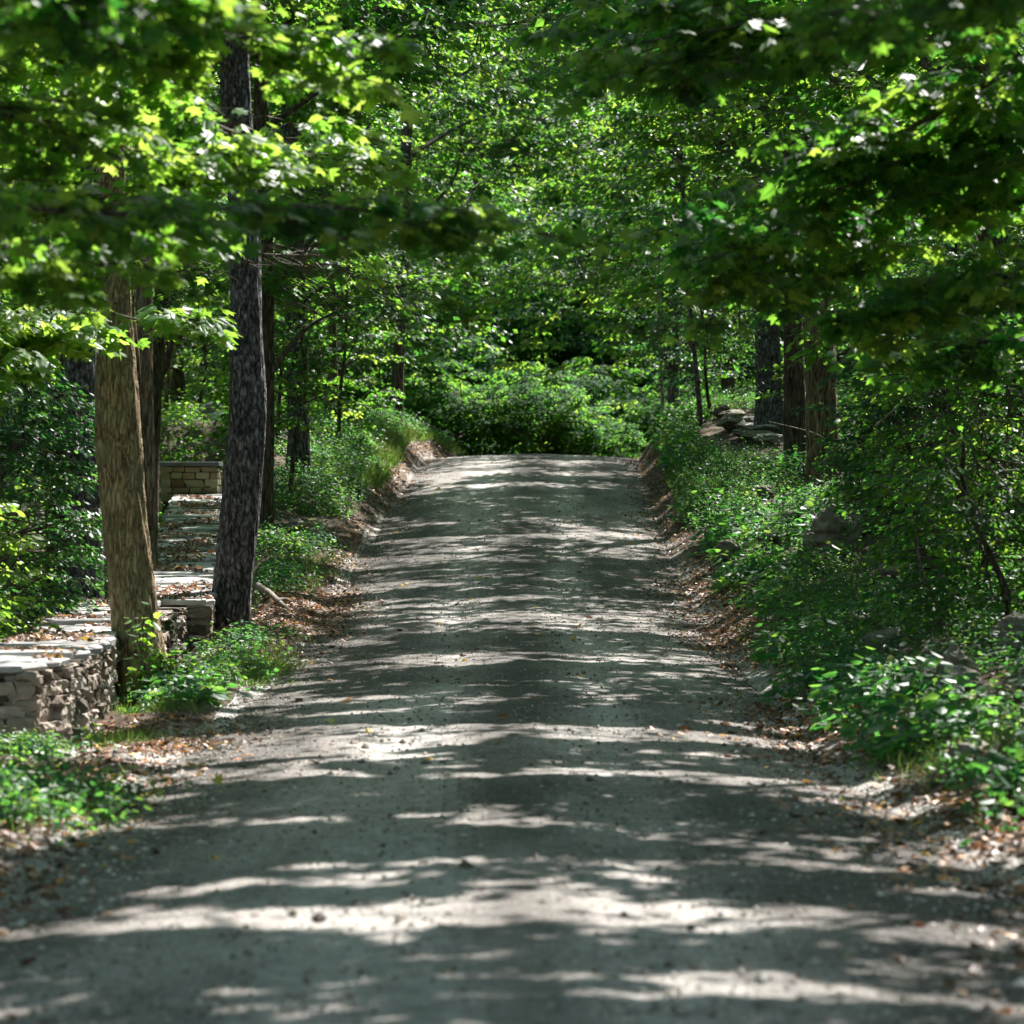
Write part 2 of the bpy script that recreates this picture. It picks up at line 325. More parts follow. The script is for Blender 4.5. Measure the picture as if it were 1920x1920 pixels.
def keep(p):
    xs, ys, h = hit(p); L, S_ = lit(xs, ys)
    inframe = (np.abs(p[:, 0]) < .17*p[:, 1]+.5) & (p[:, 2] < .175*p[:, 1]+.6)
    pr = np.where(inframe, np.where(np.abs(xs) < 3.4, .8, np.where(xs > 0, .75, .35)), .97)
    pr = np.where(S_ & (h > 2.2), .985, pr)
    # the low boughs catch the sun: the high canopy is open above them
    U_ = (((xs+4.8)/3.0)**2+((ys-20.5)/3.8)**2 < 1) | (((xs-1.6)/2.3)**2+((ys-20.5)/3)**2 < 1) | (((xs-2.8)/2.2)**2+((ys-34)/4)**2 < 1) | (((xs-4.6)/1.9)**2+((ys-28)/5)**2 < 1) | (((xs+6.2)/2.6)**2+((ys-30)/3.2)**2 < 1)
    U_ &= (noise(xs*.8, ys*.8, 0, 25) > .33) & ~S_
    pr = np.where(U_ & ~inframe, .96, np.where(U_, 0, pr)); L = L | U_
    pr = np.where(ys < 12, .3, pr)
    return ~(L & (R.random(len(p)) < pr))
def bough_gap(p):
    # gaps between the near boughs through which the two front trunks show
    px = 960+p[:, 0]/p[:, 1]*F; py = 1000-p[:, 2]/p[:, 1]*F; y = p[:, 1]
    g = ((((px-440)/50)**4+((py-150)/100)**4 < 1) & (y < 45)) | ((((px-208)/45)**4+((py-345)/55)**4 < 1) & (y < 35.6)) | ((((px-215)/30)**4+((py-540)/38)**4 < 1) & (y < 35.6))
    return ~(g & (R.random(len(p)) < .93))

# ------------------------------------------------------------------ trees
def spray_leaves(lv, tw, c, u, L, K, nl, size, tpl, prune=True, droop=.25, flat=.35, dens=1.0, gaps=False):
    """c (n,3) spray roots, u (n,3) outward direction: K twigs each, nl leaves per twig"""
    n = len(c)
    if n == 0: return
    u = nrm(u*np.array([1, 1, .35])+R.normal(0, .12, (n, 3)))
    ang = np.tile(np.linspace(-1.0, 1.0, K), n)+R.normal(0, .18, n*K)
    uu = np.repeat(u, K, 0); side = nrm(np.cross(uu, [0, 0, 1.]))
    d = nrm(uu*np.cos(ang)[:, None]+side*np.sin(ang)[:, None]+np.array([0, 0, -1])*droop*R.uniform(0, 1.2, (n*K, 1)))
    ln = np.repeat(np.broadcast_to(L, (n,)), K)*R.uniform(.6, 1.15, n*K)*(1-.35*np.abs(ang))
    a = np.repeat(c, K, 0); b = a+d*ln[:, None]
    if tw is not None: tw.segs(a, b, .007, .003)
    m = n*K; t = R.uniform(.12, 1.05, (m, nl)); sg = np.where(R.random((m, nl)) < .5, -1, 1)
    s2 = nrm(np.cross(d, [0, 0, 1.]))
    p = a[:, None]+d[:, None]*(ln[:, None]*t)[..., None]+s2[:, None]*(sg*R.uniform(.02, .16, (m, nl)))[..., None]+R.normal(0, .035, (m, nl, 3))
    la = sg*R.uniform(.3, 1.3, (m, nl))
    ld = d[:, None]*np.cos(la)[..., None]+s2[:, None]*np.sin(la)[..., None]+R.normal(0, .15, (m, nl, 3))-np.array([0, 0, .22])
    nn = np.array([0, 0, 1.])+R.normal(0, flat, (m, nl, 3))
    p, ld, nn = p.reshape(-1, 3), ld.reshape(-1, 3), nn.reshape(-1, 3)
    rr = np.clip(np.repeat(R.normal(.5, .16, n), K*nl)+R.normal(0, .16, m*nl), 0, 1)
    k = R.random(len(p)) < dens
    if prune: k &= keep(p)
    if gaps: k &= bough_gap(p)
    sz = size*R.uniform(.65, 1.2, len(p))
    lv.leaves(tpl, p[k], ld[k], nn[k], sz[k], rr[k])
def catmull(pts, n):
    pts = np.asarray(pts, float); k = len(pts); t = np.linspace(0, k-1, n); out = np.empty((n, pts.shape[1]))
    for j in range(pts.shape[1]):
        m = np.gradient(pts[:, j]); i = np.minimum(t.astype(int), k-2); f = t-i
        out[:, j] = (2*f**3-3*f**2+1)*pts[i, j]+(f**3-2*f**2+f)*m[i]+(-2*f**3+3*f**2)*pts[i+1, j]+(f**3-f**2)*m[i+1]
    return out
def trunk_mesh(mb, path, rad, sides=28, step=.08, flare=.45, bark=.05, seed=0, freq=9.0, knots=()):
    """path: (k,3), rad: (k,) -> ridged, flaring trunk"""
    path = np.asarray(path, float); Ltot = path[-1, 2]-path[0, 2]; n = int(np.clip(Ltot/step, 8, 420))
    pr = catmull(np.column_stack([path, rad]), n); c = pr[:, :3]; r = pr[:, 3]
    th = np.linspace(0, 2*PI, sides, endpoint=False); h = c[:, 2]-c[0, 2]
    Rr = r[:, None]*np.ones((1, sides))
    lob = .45+.55*np.cos(th*4+seed*1.3+.8*np.sin(th*2+seed))
    Rr = Rr*(1+flare*np.exp(-h/.38)[:, None]*np.maximum(lob, -.2)[None])
    Rr = Rr*(1+.10*(noise(np.cos(th)[None]*1.2+9, np.sin(th)[None]*1.2+seed, h[:, None]*.8, 31)-.5)*2)
    q = noise(np.cos(th)[None]*freq*r[:, None]*2.2+50, np.sin(th)[None]*freq*r[:, None]*2.2+50, h[:, None]*2.0+seed, 32)
    q2 = noise(np.cos(th)[None]*freq*r[:, None]*5+50, np.sin(th)[None]*freq*r[:, None]*5+50, h[:, None]*5+seed, 33)
    Rr = Rr + r[:, None]*bark*((1-np.abs(2*q-1))*1.6+q2-1.2)
    for (kh, ka, ks, kr) in knots:
        da = (th-ka+PI) % (2*PI)-PI
        g = np.exp(-((h[:, None]-kh)/kr)**2-(da[None]*r[:, None]/kr)**2)
        Rr = Rr+ks*g-ks*1.1*np.exp(-((h[:, None]-kh)/(kr*.4))**2-(da[None]*r[:, None]/(kr*.4))**2)
    v = np.stack([c[:, 0:1]+Rr*np.cos(th), c[:, 1:2]+Rr*np.sin(th), np.repeat(c[:, 2:3], sides, 1)], -1)
    i = np.arange(n-1)[:, None]*sides; j = np.arange(sides)[None]; j2 = (j+1) % sides
    mb.add(v, np.stack([i+j, i+j2, i+sides+j2, i+sides+j], -1).reshape(-1, 4))
    return c, r
def make_tree(name, label, path, rad, lobes=(), bark='bark_brown', leaf='leaf', size=.15, tpl='kite', limbs=10, cat='tree', group=None,
              sides=20, prune=True, K=5, nl=9, sprayL=.95, extra=(), flare=.4, knots=(), barkd=.05, flat=.35, step=.12, twigs=True, seed=0, loc=None):
    path = np.asarray(path, float); g = float(ground_z(path[0, 0], path[0, 1]))
    path = np.vstack([path[0]*[1, 1, 0]+[0, 0, min(g, path[0, 2])-.35], path]); rad = np.r_[rad[0], rad]
    root = empty(name, (path[1][0], path[1][1], min(g, path[1][2]))); tag(root, label, cat, group)
    tb = MB(); c, r = trunk_mesh(tb, path, rad, sides, step, flare, barkd, seed or R.integers(99), knots=knots)
    child(tb, 'trunk', M[bark], root, smooth=True)
    bb = MB(); lv = MB(); tot = sum(l[6] for l in lobes) or 1
    for (cx, cy, cz, rx, ry, rz, ns) in lobes:
        cen = np.array([cx, cy, cz]); rr = np.array([rx, ry, rz]); nl_ = max(2, int(limbs*ns/tot))
        d = nrm(R.normal(0, 1, (ns, 3))); rad_ = R.uniform(.15, 1, (ns, 1))**.45
        sp = cen+d*rad_*rr
        # uneven outline: drop sprays in noisy holes
        sp = sp[noise(sp[:, 0]*.45, sp[:, 1]*.45, sp[:, 2]*.8, 41) > .33]
        lp = []
        for _ in range(nl_):
            e = cen+nrm(R.normal(0, 1, 3))*rr*.75
            hh = np.clip(e[2]-.45*np.linalg.norm(e[:2]-path[-1, :2])-R.uniform(0, 1), c[0, 2]+2.2, c[-1, 2]); k = int(np.argmin(np.abs(c[:, 2]-hh)))
            s = c[k]; mid = s*.5+e*.5+np.array([0, 0, .12*np.linalg.norm(e-s)])+R.normal(0, .25, 3)
            pl = catmull(np.array([s, mid, e]), 9); r0 = min(r[k]*.5, .09); bb.tube(pl, np.linspace(r0, .012, 9), 5); lp.append(pl)
        lp = np.concatenate(lp)
        if len(sp):
            dd = ((sp[:, None]-lp[None])**2).sum(-1); q = lp[np.argmin(dd, 1)]
            far = np.linalg.norm(q-sp, axis=1) < 2.2
            bb.segs(q[far], sp[far], .014, .006)
            u = sp-np.array([c[0, 0], c[0, 1], 0]); u[:, 2] = 0
            u = nrm(u)+.6*nrm(sp-q)
            spray_leaves(lv, bb if twigs else None, sp, u, sprayL, K, nl, size, tpl, prune, flat=flat, gaps=True)
    for ex in extra:     # explicit hanging limbs: polyline, sprays along it
        pl = catmull(np.array(ex['pts']), 26); bb.tube(pl, np.linspace(ex.get('r', .035), .006, 26), 5)
        n = int(ex['n']*.86); idx = (R.uniform(ex.get('from', .15), 1, n)*25).astype(int)
        tng = nrm(np.gradient(pl, axis=0))[idx]; sd = np.cross(tng, [0, 0, 1.]); sgn = np.where(R.random(n) < .5, -1, 1)[:, None]
        u = tng*R.uniform(.2, 1, (n, 1))+sd*sgn*R.uniform(.2, 1.2, (n, 1))
        off = ex.get('spread', .5); sp = pl[idx]+nrm(u)*R.uniform(0, off, (n, 1))+R.normal(0, 1, (n, 3))*np.array([.12, .3, .22])*off
        bb.segs(pl[idx], sp, .007, .004)
        spray_leaves(lv, bb, sp, u, ex.get('L', .55), ex.get('K', 4), ex.get('nl', 7), ex.get('size', size), ex.get('tpl', tpl), ex.get('prune', True), flat=ex.get('flat', .42), gaps=True)
    if bb.v: child(bb, 'branches', M['twig'] if bark != 'pale' else M['paletwig'], root)
    if lv.v: child(lv, 'crown', M[leaf], root)
    return root
def up(x, y, h, lean=(0, 0), r0=.22, r1=.07, n=5):
    g = float(ground_z(x, y)); t = np.linspace(0, 1, n)
    w = R.normal(0, .12, (n, 2)); w[0] = 0
    return np.column_stack([x+lean[0]*t+w[:, 0], y+lean[1]*t+w[:, 1], g+h*t]), r0+(r1-r0)*t
def pxpath(pts, d, extend=None):
    out = [P(px, py, d) for px, py in pts]
    if extend is not None:
        for e in extend: out.append(np.array(e))
    return np.array(out)

# tan leaning tree beside the wall (nearest trunk)
d = 36.
pA = pxpath([(268, 1335), (266, 1250), (254, 1150), (243, 1030), (232, 930), (222, 820), (217, 700), (215, 600), (211, 450), (208, 300), (203, 120), (196, -80)], d, [(-4.5, 36.2, 9.5), (-4.3, 36.5, 11.5)])
rA = [.31, .285, .25, .243, .243, .25, .22, .175, .16, .155, .15, .14, .11, .06]
treeA = make_tree('leaning_tree', 'tan barked leaning tree growing against the road face of the dry stone wall', pA, rA, [(-3.6, 36.5, 10, 4.6, 4.4, 3.2, 340)],
  bark='bark_tan', leaf='leafbright', sides=72, step=.03, flare=.75, barkd=.085, size=.22,
  extra=[dict(pts=[P(212, 590, 36), P(120, 620, 34.5), P(0, 680, 33.5), P(-80, 730, 33)], n=60, prune=False, size=.22, tpl='maple', L=.45, K=3, nl=3, spread=.35, r=.03),
         dict(pts=[P(205, 585, 36), P(270, 600, 34.8), P(330, 590, 34), P(375, 620, 33.5)], n=22, prune=False, size=.22, tpl='maple', L=.35, K=3, nl=2, spread=.22, r=.02, **{'from': .45}),
         dict(pts=[P(205, 500, 36), P(130, 570, 35), P(40, 600, 34), P(-60, 610, 33)], n=44, prune=False, size=.2, tpl='maple', L=.5, K=3, nl=3, spread=.35, r=.03)])
# dark trunk
d = 46.
pB = pxpath([(436, 1150), (440, 1080), (450, 980), (458, 880), (464, 780), (463, 660), (460, 540), (457, 430), (450, 320), (442, 200), (437, 80), (432, -60)], d, [(-4.0, 46.4, 11), (-3.7, 46.5, 14)])
rB = [.28, .272, .275, .262, .25, .238, .235, .215, .20, .205, .20, .19, .13, .06]
make_tree('dark_trunk_tree', 'tall nearly black furrowed trunk with a knot at the stone wall bend', pB, rB, [(-3.0, 46.5, 12, 4.8, 4.6, 3.8, 360)],
  bark='bark_dark', sides=72, step=.035, flare=.16, barkd=.05, knots=[(4.65, PI*1.12, .07, .16), (4.3, PI*1.3, .05, .1)])
TR = [
 ('ridged_trunk_tree', 'tree with ridged brown trunk standing close behind the nearly black trunk', [(497, 1010), (498, 920), (500, 800), (500, 640), (498, 480), (496, 300), (494, 100)], 58, .155, 'bark_brown', (-2.6, 58, 11.5), 1),
 ('bank_tree', 'stout dark tree on the left bank above the ferns, broad at its base', [(558, 884), (560, 820), (557, 740), (556, 660), (553, 520), (550, 300), (548, 60)], 65, .22, 'bark_dark', (-2.2, 65, 12.5), 1),
 ('brown_trunk_tree', 'slender brown trunk seen just right of the tan leaning tree behind the wall', [(276, 1015), (275, 900), (272, 780), (270, 640), (268, 480), (266, 300), (262, 60)], 52, .15, 'bark_warm', (-5.5, 53, 12), 1),
 ('shaded_tree', 'blue grey shaded trunk left of the tan tree, below the level of the wall', [(158, 1165), (160, 1080), (160, 980), (157, 850), (152, 700), (148, 560), (144, 350), (140, 60)], 45, .27, 'bark_dark', (-7.2, 45.5, 11), 1),
 ('crest_tree', 'small pair-like dark trunk leaning at the left of the road crest', [(742, 800), (745, 760), (746, 700), (752, 600), (760, 400), (765, 150)], 83, .16, 'bark_brown', (-2.4, 84, 12), 1),
 ('large_bank_tree', 'large tree on the right bank with flaring roots and sunlit brown furrowed bark', [(1548, 915), (1545, 850), (1542, 780), (1540, 700), (1536, 560), (1530, 350), (1520, 60)], 60, .315, 'bark_warm', (4.2, 60.5, 12.5), 1),
 ('shadowed_bank_tree', 'dark trunk in shade immediately left of the large furrowed tree on the right bank', [(1492, 870), (1491, 800), (1490, 720), (1487, 600), (1484, 350), (1480, 60)], 64, .22, 'bark_brown', (4.5, 65, 13), 1),
 ('split_bank_tree', 'black broad trunk behind the ruined stones, third from the right on the right bank', [(1443, 800), (1442, 740), (1440, 660), (1438, 560), (1434, 350), (1430, 60)], 71, .30, 'bark_dark', (4.2, 71.5, 13), 1),
 ('crest_bank_tree', 'narrow grey trunk standing on the cut bank at the right of the road crest', [(1263, 800), (1263, 740), (1264, 670), (1266, 560), (1270, 350), (1274, 60)], 85, .165, 'bark_dark', (3.6, 86, 13), 1),
 ('shrub_hidden_tree', 'dark trunk half hidden by leafy shrubs at the right edge of the picture', [(1862, 1010), (1864, 900), (1862, 780), (1858, 640), (1852, 450), (1846, 200)], 46, .15, 'bark_brown', (5.6, 46.5, 10.5), 1),
]
for nme, lab, pts, d, r, bk, cc, k in TR:
    pp = pxpath(pts, d); top = np.array([cc[0]*.35+pp[-1][0]*.65, cc[1], cc[2]+2.5]); pp = np.vstack([pp, top])
    rr = np.linspace(r, r*.78, len(pp)); rr[-1] = .05; rr[0] = r*1.08
    lobes = [(cc[0], cc[1], cc[2], 4.8, 4.5, 4.2, 420)]
    if nme == 'crest_tree': lobes += [(-3.4, 79, 6.0, 2.3, 3, 2.0, 70)]
    if nme == 'bank_tree': lobes += [(-3.4, 63.5, 5.4, 2.2, 2.5, 1.6, 60)]
    if nme == 'ridged_trunk_tree': lobes += [(-3.3, 57, 5.2, 1.6, 2.0, 1.6, 40)]
    if nme == 'crest_bank_tree': lobes += [(4.0, 84, 6.6, 3.0, 3, 2.6, 110), (2.0, 90, 7, 3, 3, 3.5, 110)]
    if nme == 'split_bank_tree': lobes += [(5.0, 70, 6.3, 2.8, 2.5, 2.2, 80)]
    if nme == 'large_bank_tree': lobes += [(5.6, 58.5, 6.6, 2.6, 2.2, 2.0, 70)]
    make_tree(nme, lab, pp, rr, lobes, bark=bk, sides=48 if d < 66 else 32, step=.06, barkd=.06, flare=.5 if 'large' in nme else .3, size=.17, leaf='leaf')
# thin pole-like saplings
for nme, lab, pts, d, r, bk in [
  ('slim_pole_tree', 'thin dark pole of a tree leaning left on the right bank behind the crest', [(1312, 770), (1306, 700), (1298, 620), (1290, 545), (1284, 440), (1280, 300)], 76, .065, 'bark_dark'),
  ('slim_pale_tree', 'thin pale stem just left of the narrow grey trunk at the crest', [(1245, 800), (1242, 740), (1239, 690), (1236, 600), (1236, 480)], 84, .05, 'paletwig'),
  ('curved_young_tree', 'slim dark curving stem above the left end of the cut stone pier', [(298, 880), (290, 800), (294, 730), (312, 680), (326, 600), (330, 450)], 78, .13, 'bark_brown'),
  ('light_stem_tree', 'thin light brown straight stem rising behind the cut stone pier', [(303, 870), (308, 800), (313, 740), (320, 640), (326, 480)], 79, .07, 'bark_warm'),
  ('pier_tree', 'dark tapering trunk behind the middle of the cut stone pier', [(345, 880), (338, 800), (334, 700), (332, 560), (330, 350)], 84, .2, 'bark_brown'),
  ('shade_bank_tree', 'small shaded trunk among leaves on the left bank before the crest', [(627, 800), (626, 740), (624, 660), (622, 500), (620, 300)], 74, .13, 'bark_brown')]:
    pp = pxpath(pts, d); t = pp[-1]
    rr = np.linspace(r, r*.6, len(pp))
    make_tree(nme, lab, pp, rr, [(t[0], t[1], t[2]+.8, 1.7, 1.7, 1.5, 34)], bark=bk, sides=16, step=.12, size=.13, flare=.2)

# overhead trees rooted beside the road, partly or wholly outside the frame
OFF = [(-6.6, 22, -3.6), (-7.0, 13, -3.5), (-6.8, 4, -3), (-8.5, 31, -6.2), (7.0, 24, 3.8), (6.8, 14, 3.4), (7.0, 4, 3), (7.8, 33, 4.6), (7.6, 40, 4.2), (8.2, 52, 4.8), (-9, 40, -6.5),
       (-8.5, 60, -5.5), (-8, 70, -5.5), (8.5, 74, 5), (-5.2, 92, -3.6), (6.5, 94, 4.2), (-6.5, 101, -4.0)]
k = 0
for (x, y, cx) in OFF:
    k += 1
    pp, rr = up(x, y, 12.5, ((cx-x)*.3, 0), .24, .06)
    g = float(road_z(y)); extra = []; lobes = [(cx, y+.5, g+11.2, 5.0, 5.0, 3.6, 560)]
    side = 'left' if x < 0 else 'right'
    if y > 55: lobes += [(cx, y, g+6, 3.4, 3.2, 2.4, 110)]
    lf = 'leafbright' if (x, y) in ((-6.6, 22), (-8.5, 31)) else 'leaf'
    if (x, y) == (-6.6, 22):
        S = np.array([-6.3, 22, 3.4])
        extra = [dict(pts=[S, P(-100, 60, 24), P(180, 140, 25), P(420, 240, 26), P(640, 330, 27)], n=90, size=.14, tpl='maple', L=.5, spread=.75, r=.04),
                 dict(pts=[S, P(-60, 200, 22), P(150, 250, 23), P(400, 330, 24)], n=70, size=.14, tpl='maple', L=.5, spread=.6, r=.035),
                 dict(pts=[S, P(-60, 330, 24), P(140, 380, 24.5), P(330, 420, 25)], n=60, size=.14, tpl='maple', L=.5, spread=.5, r=.035),
                 dict(pts=[S, P(-80, -10, 22), P(150, 30, 22), P(400, 60, 22.5), P(620, 100, 23)], n=70, size=.14, tpl='maple', L=.5, spread=.6, r=.035),
                 dict(pts=[S, P(-80, 440, 20), P(100, 500, 20.5), P(230, 490, 21)], n=24, size=.13, tpl='maple', L=.4, spread=.4, r=.02)]
    if (x, y) == (-7.0, 13):
        S = np.array([-6.6, 13, 2.6])
        extra = [dict(pts=[S, P(-200, 330, 18), P(200, 400, 19), P(520, 385, 20), P(760, 400, 21), P(960, 430, 22)], n=56, size=.13, tpl='maple', L=.42, K=4, nl=6, spread=.32, r=.03),
                 dict(pts=[S, P(-100, -60, 15.5), P(100, -10, 15.5), P(280, 20, 16)], n=34, size=.12, tpl='maple', L=.4, spread=.35, r=.03)]
    if (x, y) == (7.0, 24):
        S = np.array([6.7, 24, 3.2])
        extra = [dict(pts=[S, P(2000, 120, 24), P(1780, 200, 24.5), P(1560, 330, 25), P(1330, 480, 26)], n=95, size=.14, tpl='maple', L=.5, spread=.75, r=.045),
                 dict(pts=[S, P(2000, 280, 25), P(1800, 330, 25.5), P(1600, 420, 26), P(1420, 530, 27)], n=90, size=.14, tpl='maple', L=.5, spread=.65, r=.04),
                 dict(pts=[S, P(2000, 500, 24), P(1850, 520, 24.5), P(1650, 600, 25)], n=55, size=.14, tpl='maple', L=.5, spread=.5, r=.035),
                 dict(pts=[S, P(2000, -20, 22), P(1700, 20, 22.5), P(1400, 40, 23), P(1150, 90, 24)], n=100, size=.14, tpl='maple', L=.5, spread=.7, r=.045),
                 dict(pts=[S, P(2020, 620, 28), P(1850, 640, 28.5), P(1700, 660, 29)], n=40, size=.13, tpl='maple', L=.5, spread=.45, r=.03)]
    if (x, y) == (6.8, 14):
        S = np.array([6.5, 14, 2.6]); extra = [dict(pts=[S, P(2100, -60, 16), P(1850, 10, 16.5), P(1600, 20, 17)], n=30, size=.12, tpl='maple', L=.4, spread=.35, r=.03)]
    if (x, y) == (7.8, 33):
        S = np.array([7.4, 33, 3.6])
        extra = [dict(pts=[S, P(2000, 480, 36), P(1750, 560, 37), P(1560, 600, 38)], n=80, size=.12, tpl='oval', L=.5, spread=.9, r=.04),
                 dict(pts=[S, P(2000, 250, 36), P(1650, 330, 38), P(1350, 420, 40)], n=90, size=.13, tpl='maple', L=.55, spread=.9, r=.04)]
    if (x, y) == (-8.5, 31):
        S = np.array([-8, 31, 3.4])
        extra = [dict(pts=[S, P(-100, 300, 33), P(150, 420, 34), P(420, 470, 35), P(640, 480, 36)], n=110, size=.13, tpl='maple', L=.55, spread=.7, r=.04),
                 dict(pts=[S, P(-100, 100, 33), P(250, 200, 34), P(600, 300, 36)], n=100, size=.13, tpl='maple', L=.55, spread=.8, r=.04)]
    labs = {(-6.6, 22): 'tree outside the left edge whose sunny maple boughs fill the upper left', (-7.0, 13): 'near tree left of the camera with a long dark out-of-focus bough reaching mid picture',
            (7.0, 24): 'tree rooted outside the right edge whose broad green maple boughs fill the upper right', (6.8, 14): 'near tree right of the camera with blurred leaves in the top right corner',
            (7.8, 33): 'tree beyond the right edge with small-leaved boughs hanging over the bank', (-8.5, 31): 'tree beyond the left edge with layered boughs crossing before both front trunks'}
    make_tree('overhanging_tree', labs.get((x, y), 'high-crowned tree on the %s side %s' % (side, 'behind the camera position' if y < 10 else 'about %d metres up the road' % y)),
              pp, rr, lobes, bark='bark_brown', leaf=lf, size=.29 if y < 50 else .2, sides=18, extra=extra, group='trees arching over the road', twigs=y > 50)

# small-leaved understory trees on the right bank
for q, (x, y, h, rx, n, lab) in enumerate([
   (6.3, 37, 3.9, 1.7, 170, 'thicket-like young tree with pale bare twigs at the far right edge'),
   (6.2, 44, 4.4, 1.6, 170, 'bushy young tree hiding a dark trunk near the right edge'),
   (8.0, 50, 4.8, 1.9, 190, 'leafy young tree between the boulder and the right edge'),
   (8.2, 57, 5.2, 1.9, 190, 'leafy young tree right of the large furrowed trunk'),
   (6.3, 66, 5.0, 1.8, 80, 'young tree whose leaves hang before the dark trunks on the right bank'),
   (4.9, 79, 4.8, 1.6, 150, 'young tree with fresh green leaves at the right of the crest'),
   (5.75, 39.5, 3.3, 1.2, 110, 'dense leafy thicket tree in front of the half hidden trunk at right'),
   (6.0, 45.5, 3.0, .95, 120, 'small leafy tree rising behind the craggy boulders'),
   (5.1, 33.5, 2.2, .8, 60, 'low leafy young tree at the right edge above the mossy boulder'),
   (7.2, 33, 3.4, 1.5, 70, 'young tree just outside the right edge of the picture')]):
    pp, rr = up(x, y, h*.95, (-.4, 0), .05, .02)
    g = float(ground_z(x, y))
    make_tree('young_tree', lab, pp, rr, [(x-.3, y, g+h*.55, rx, rx, h*.5, n)], bark='pale' if False else 'bark_brown', leaf='leafdark' if q % 2 else 'leaf', size=.09, tpl='oval', limbs=9, sides=10,
              K=5, nl=8, sprayL=.6, flat=.5, prune=False, group='understory trees on the right bank')
# left bank and behind-wall understory
for q, (x, y, h, rx, n, lf, lab) in enumerate([
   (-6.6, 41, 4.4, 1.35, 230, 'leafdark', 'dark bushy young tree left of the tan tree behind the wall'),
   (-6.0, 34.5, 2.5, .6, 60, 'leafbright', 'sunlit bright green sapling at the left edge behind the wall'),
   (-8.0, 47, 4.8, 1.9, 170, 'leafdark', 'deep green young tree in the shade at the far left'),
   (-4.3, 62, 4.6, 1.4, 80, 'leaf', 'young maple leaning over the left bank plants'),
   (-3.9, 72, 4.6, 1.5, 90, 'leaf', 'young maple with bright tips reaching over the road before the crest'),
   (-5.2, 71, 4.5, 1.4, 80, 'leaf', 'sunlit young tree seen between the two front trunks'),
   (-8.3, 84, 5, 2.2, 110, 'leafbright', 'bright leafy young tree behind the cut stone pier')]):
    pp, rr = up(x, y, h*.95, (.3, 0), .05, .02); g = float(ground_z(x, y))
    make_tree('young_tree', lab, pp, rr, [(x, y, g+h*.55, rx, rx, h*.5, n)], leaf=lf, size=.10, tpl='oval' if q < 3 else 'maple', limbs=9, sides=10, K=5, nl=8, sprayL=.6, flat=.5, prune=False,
              group='understory trees left of the road')

# woods: four kinds, copied
lib = []
for q in range(5):
    h = [13, 15, 12, 14, 5.4][q]; root_xy = (200+q*20., 0.)
    pp = np.array([[root_xy[0], 0, 0], [root_xy[0]+.1, .1, h*.35], [root_xy[0]-.1, -.1, h*.7], [root_xy[0], 0, h*.95]]); rr = np.array([.26, .2, .14, .04])
    tr = empty('woodland_tree' if q < 4 else 'leafy_bush', (root_xy[0], 0, 0))
    tb = MB(); c, r = trunk_mesh(tb, np.vstack([pp[0]-[0, 0, .6], pp]), np.r_[.26, rr]*(.2 if q == 4 else 1), 12, .3, .3, .05, q); child(tb, 'trunk', M['bark_brown'], tr, smooth=True)
    lv = MB(); bb = MB()
    for (dz, rx, rz, n) in [(h*.68, 4.2, h*.32, 130), (h*.3, 3.4, h*.24, 90)] if q < 4 else [(2.4, 1.9, 2.9, 230)]:
        d_ = nrm(R.normal(0, 1, (n, 3))); sp = np.array([root_xy[0], 0, dz])+d_*R.uniform(.2, 1, (n, 1))**.4*np.array([rx, rx, rz])
        sp = sp[noise(sp[:, 0]*.5, sp[:, 1]*.5, sp[:, 2]*.9, 60+q) > .34]; sp = sp[sp[:, 2] > .4]
        hh = np.clip(sp[:, 2]-.3*np.linalg.norm(sp[:, :2]-np.array(root_xy), axis=1), .8, h*.93)
        s = np.column_stack([np.full(len(sp), root_xy[0]), np.zeros(len(sp)), hh]); bb.segs(s[::3], sp[::3], .04, .01)
        u = sp-s; spray_leaves(lv, None, sp, u, 1.6 if q < 4 else .75, 6, 18 if q < 4 else 12, .165 if q < 4 else .145, 'kite', False, flat=.24, droop=.35)
    child(bb, 'branches', M['twig'], tr); child(lv, 'crown', M[['leaf', 'leafdark', 'leaf', 'leafbright', 'bushleaf'][q]], tr)
    lib.append(tr)
sites = []
for y in (99, 105, 112, 118):
    for x in np.arange(-16, 18, 4.6):
      if abs(x-1) > 10 or y > 116: sites.append((x+R.uniform(-1.3, 1.3)+1.5*(y == 105), y+R.uniform(-2, 2), 'mid'))
for y in (122, 132, 144, 156, 170, 186, 204):
    w = y*.17+6
    for x in np.arange(-w, w, 5.6): sites.append((x+R.uniform(-2, 2), y+R.uniform(-3, 3), 'far'))
for y in np.arange(32, 98, 7.5):
    for k_, x in enumerate((-12.5, -18, -24)): sites.append((x+R.uniform(-1.5, 1.5), y+R.uniform(-2, 2)+k_*3, 'left'))
    for k_, x in enumerate((12.5, 18, 24)): sites.append((x+R.uniform(-1.5, 1.5), y+R.uniform(-2, 2)+k_*3, 'right'))
for y in (-6, 4, 14, 24):
    for x in (-14, 14): sites.append((x, y, 'left' if x < 0 else 'right'))
LB = {'mid': ('green tree in the mass of foliage directly beyond the road crest', 'trees directly beyond the crest'),
      'far': ('tree on the wooded slope far beyond the road crest', 'trees on the far wooded slope'),
      'left': ('tree deep in the woods left of the stone wall', 'trees in the woods on the left'),
      'right': ('tree deep in the woods behind the right bank', 'trees in the woods on the right')}
for yb, sp_, e_ in ((98.6, 1.3, .6), (102, 1.7, .8), (107.5, 2.0, 1.1), (112.5, 2.6, 1.5), (117.5, 3.0, 1.8)):
    for x in np.arange(-9, 12.5, sp_): sites.append((x+R.uniform(-.5, .5), yb+R.uniform(-.8, .8)+.2*max(x+2, 0), 'bush%.2f' % e_))
used = set()
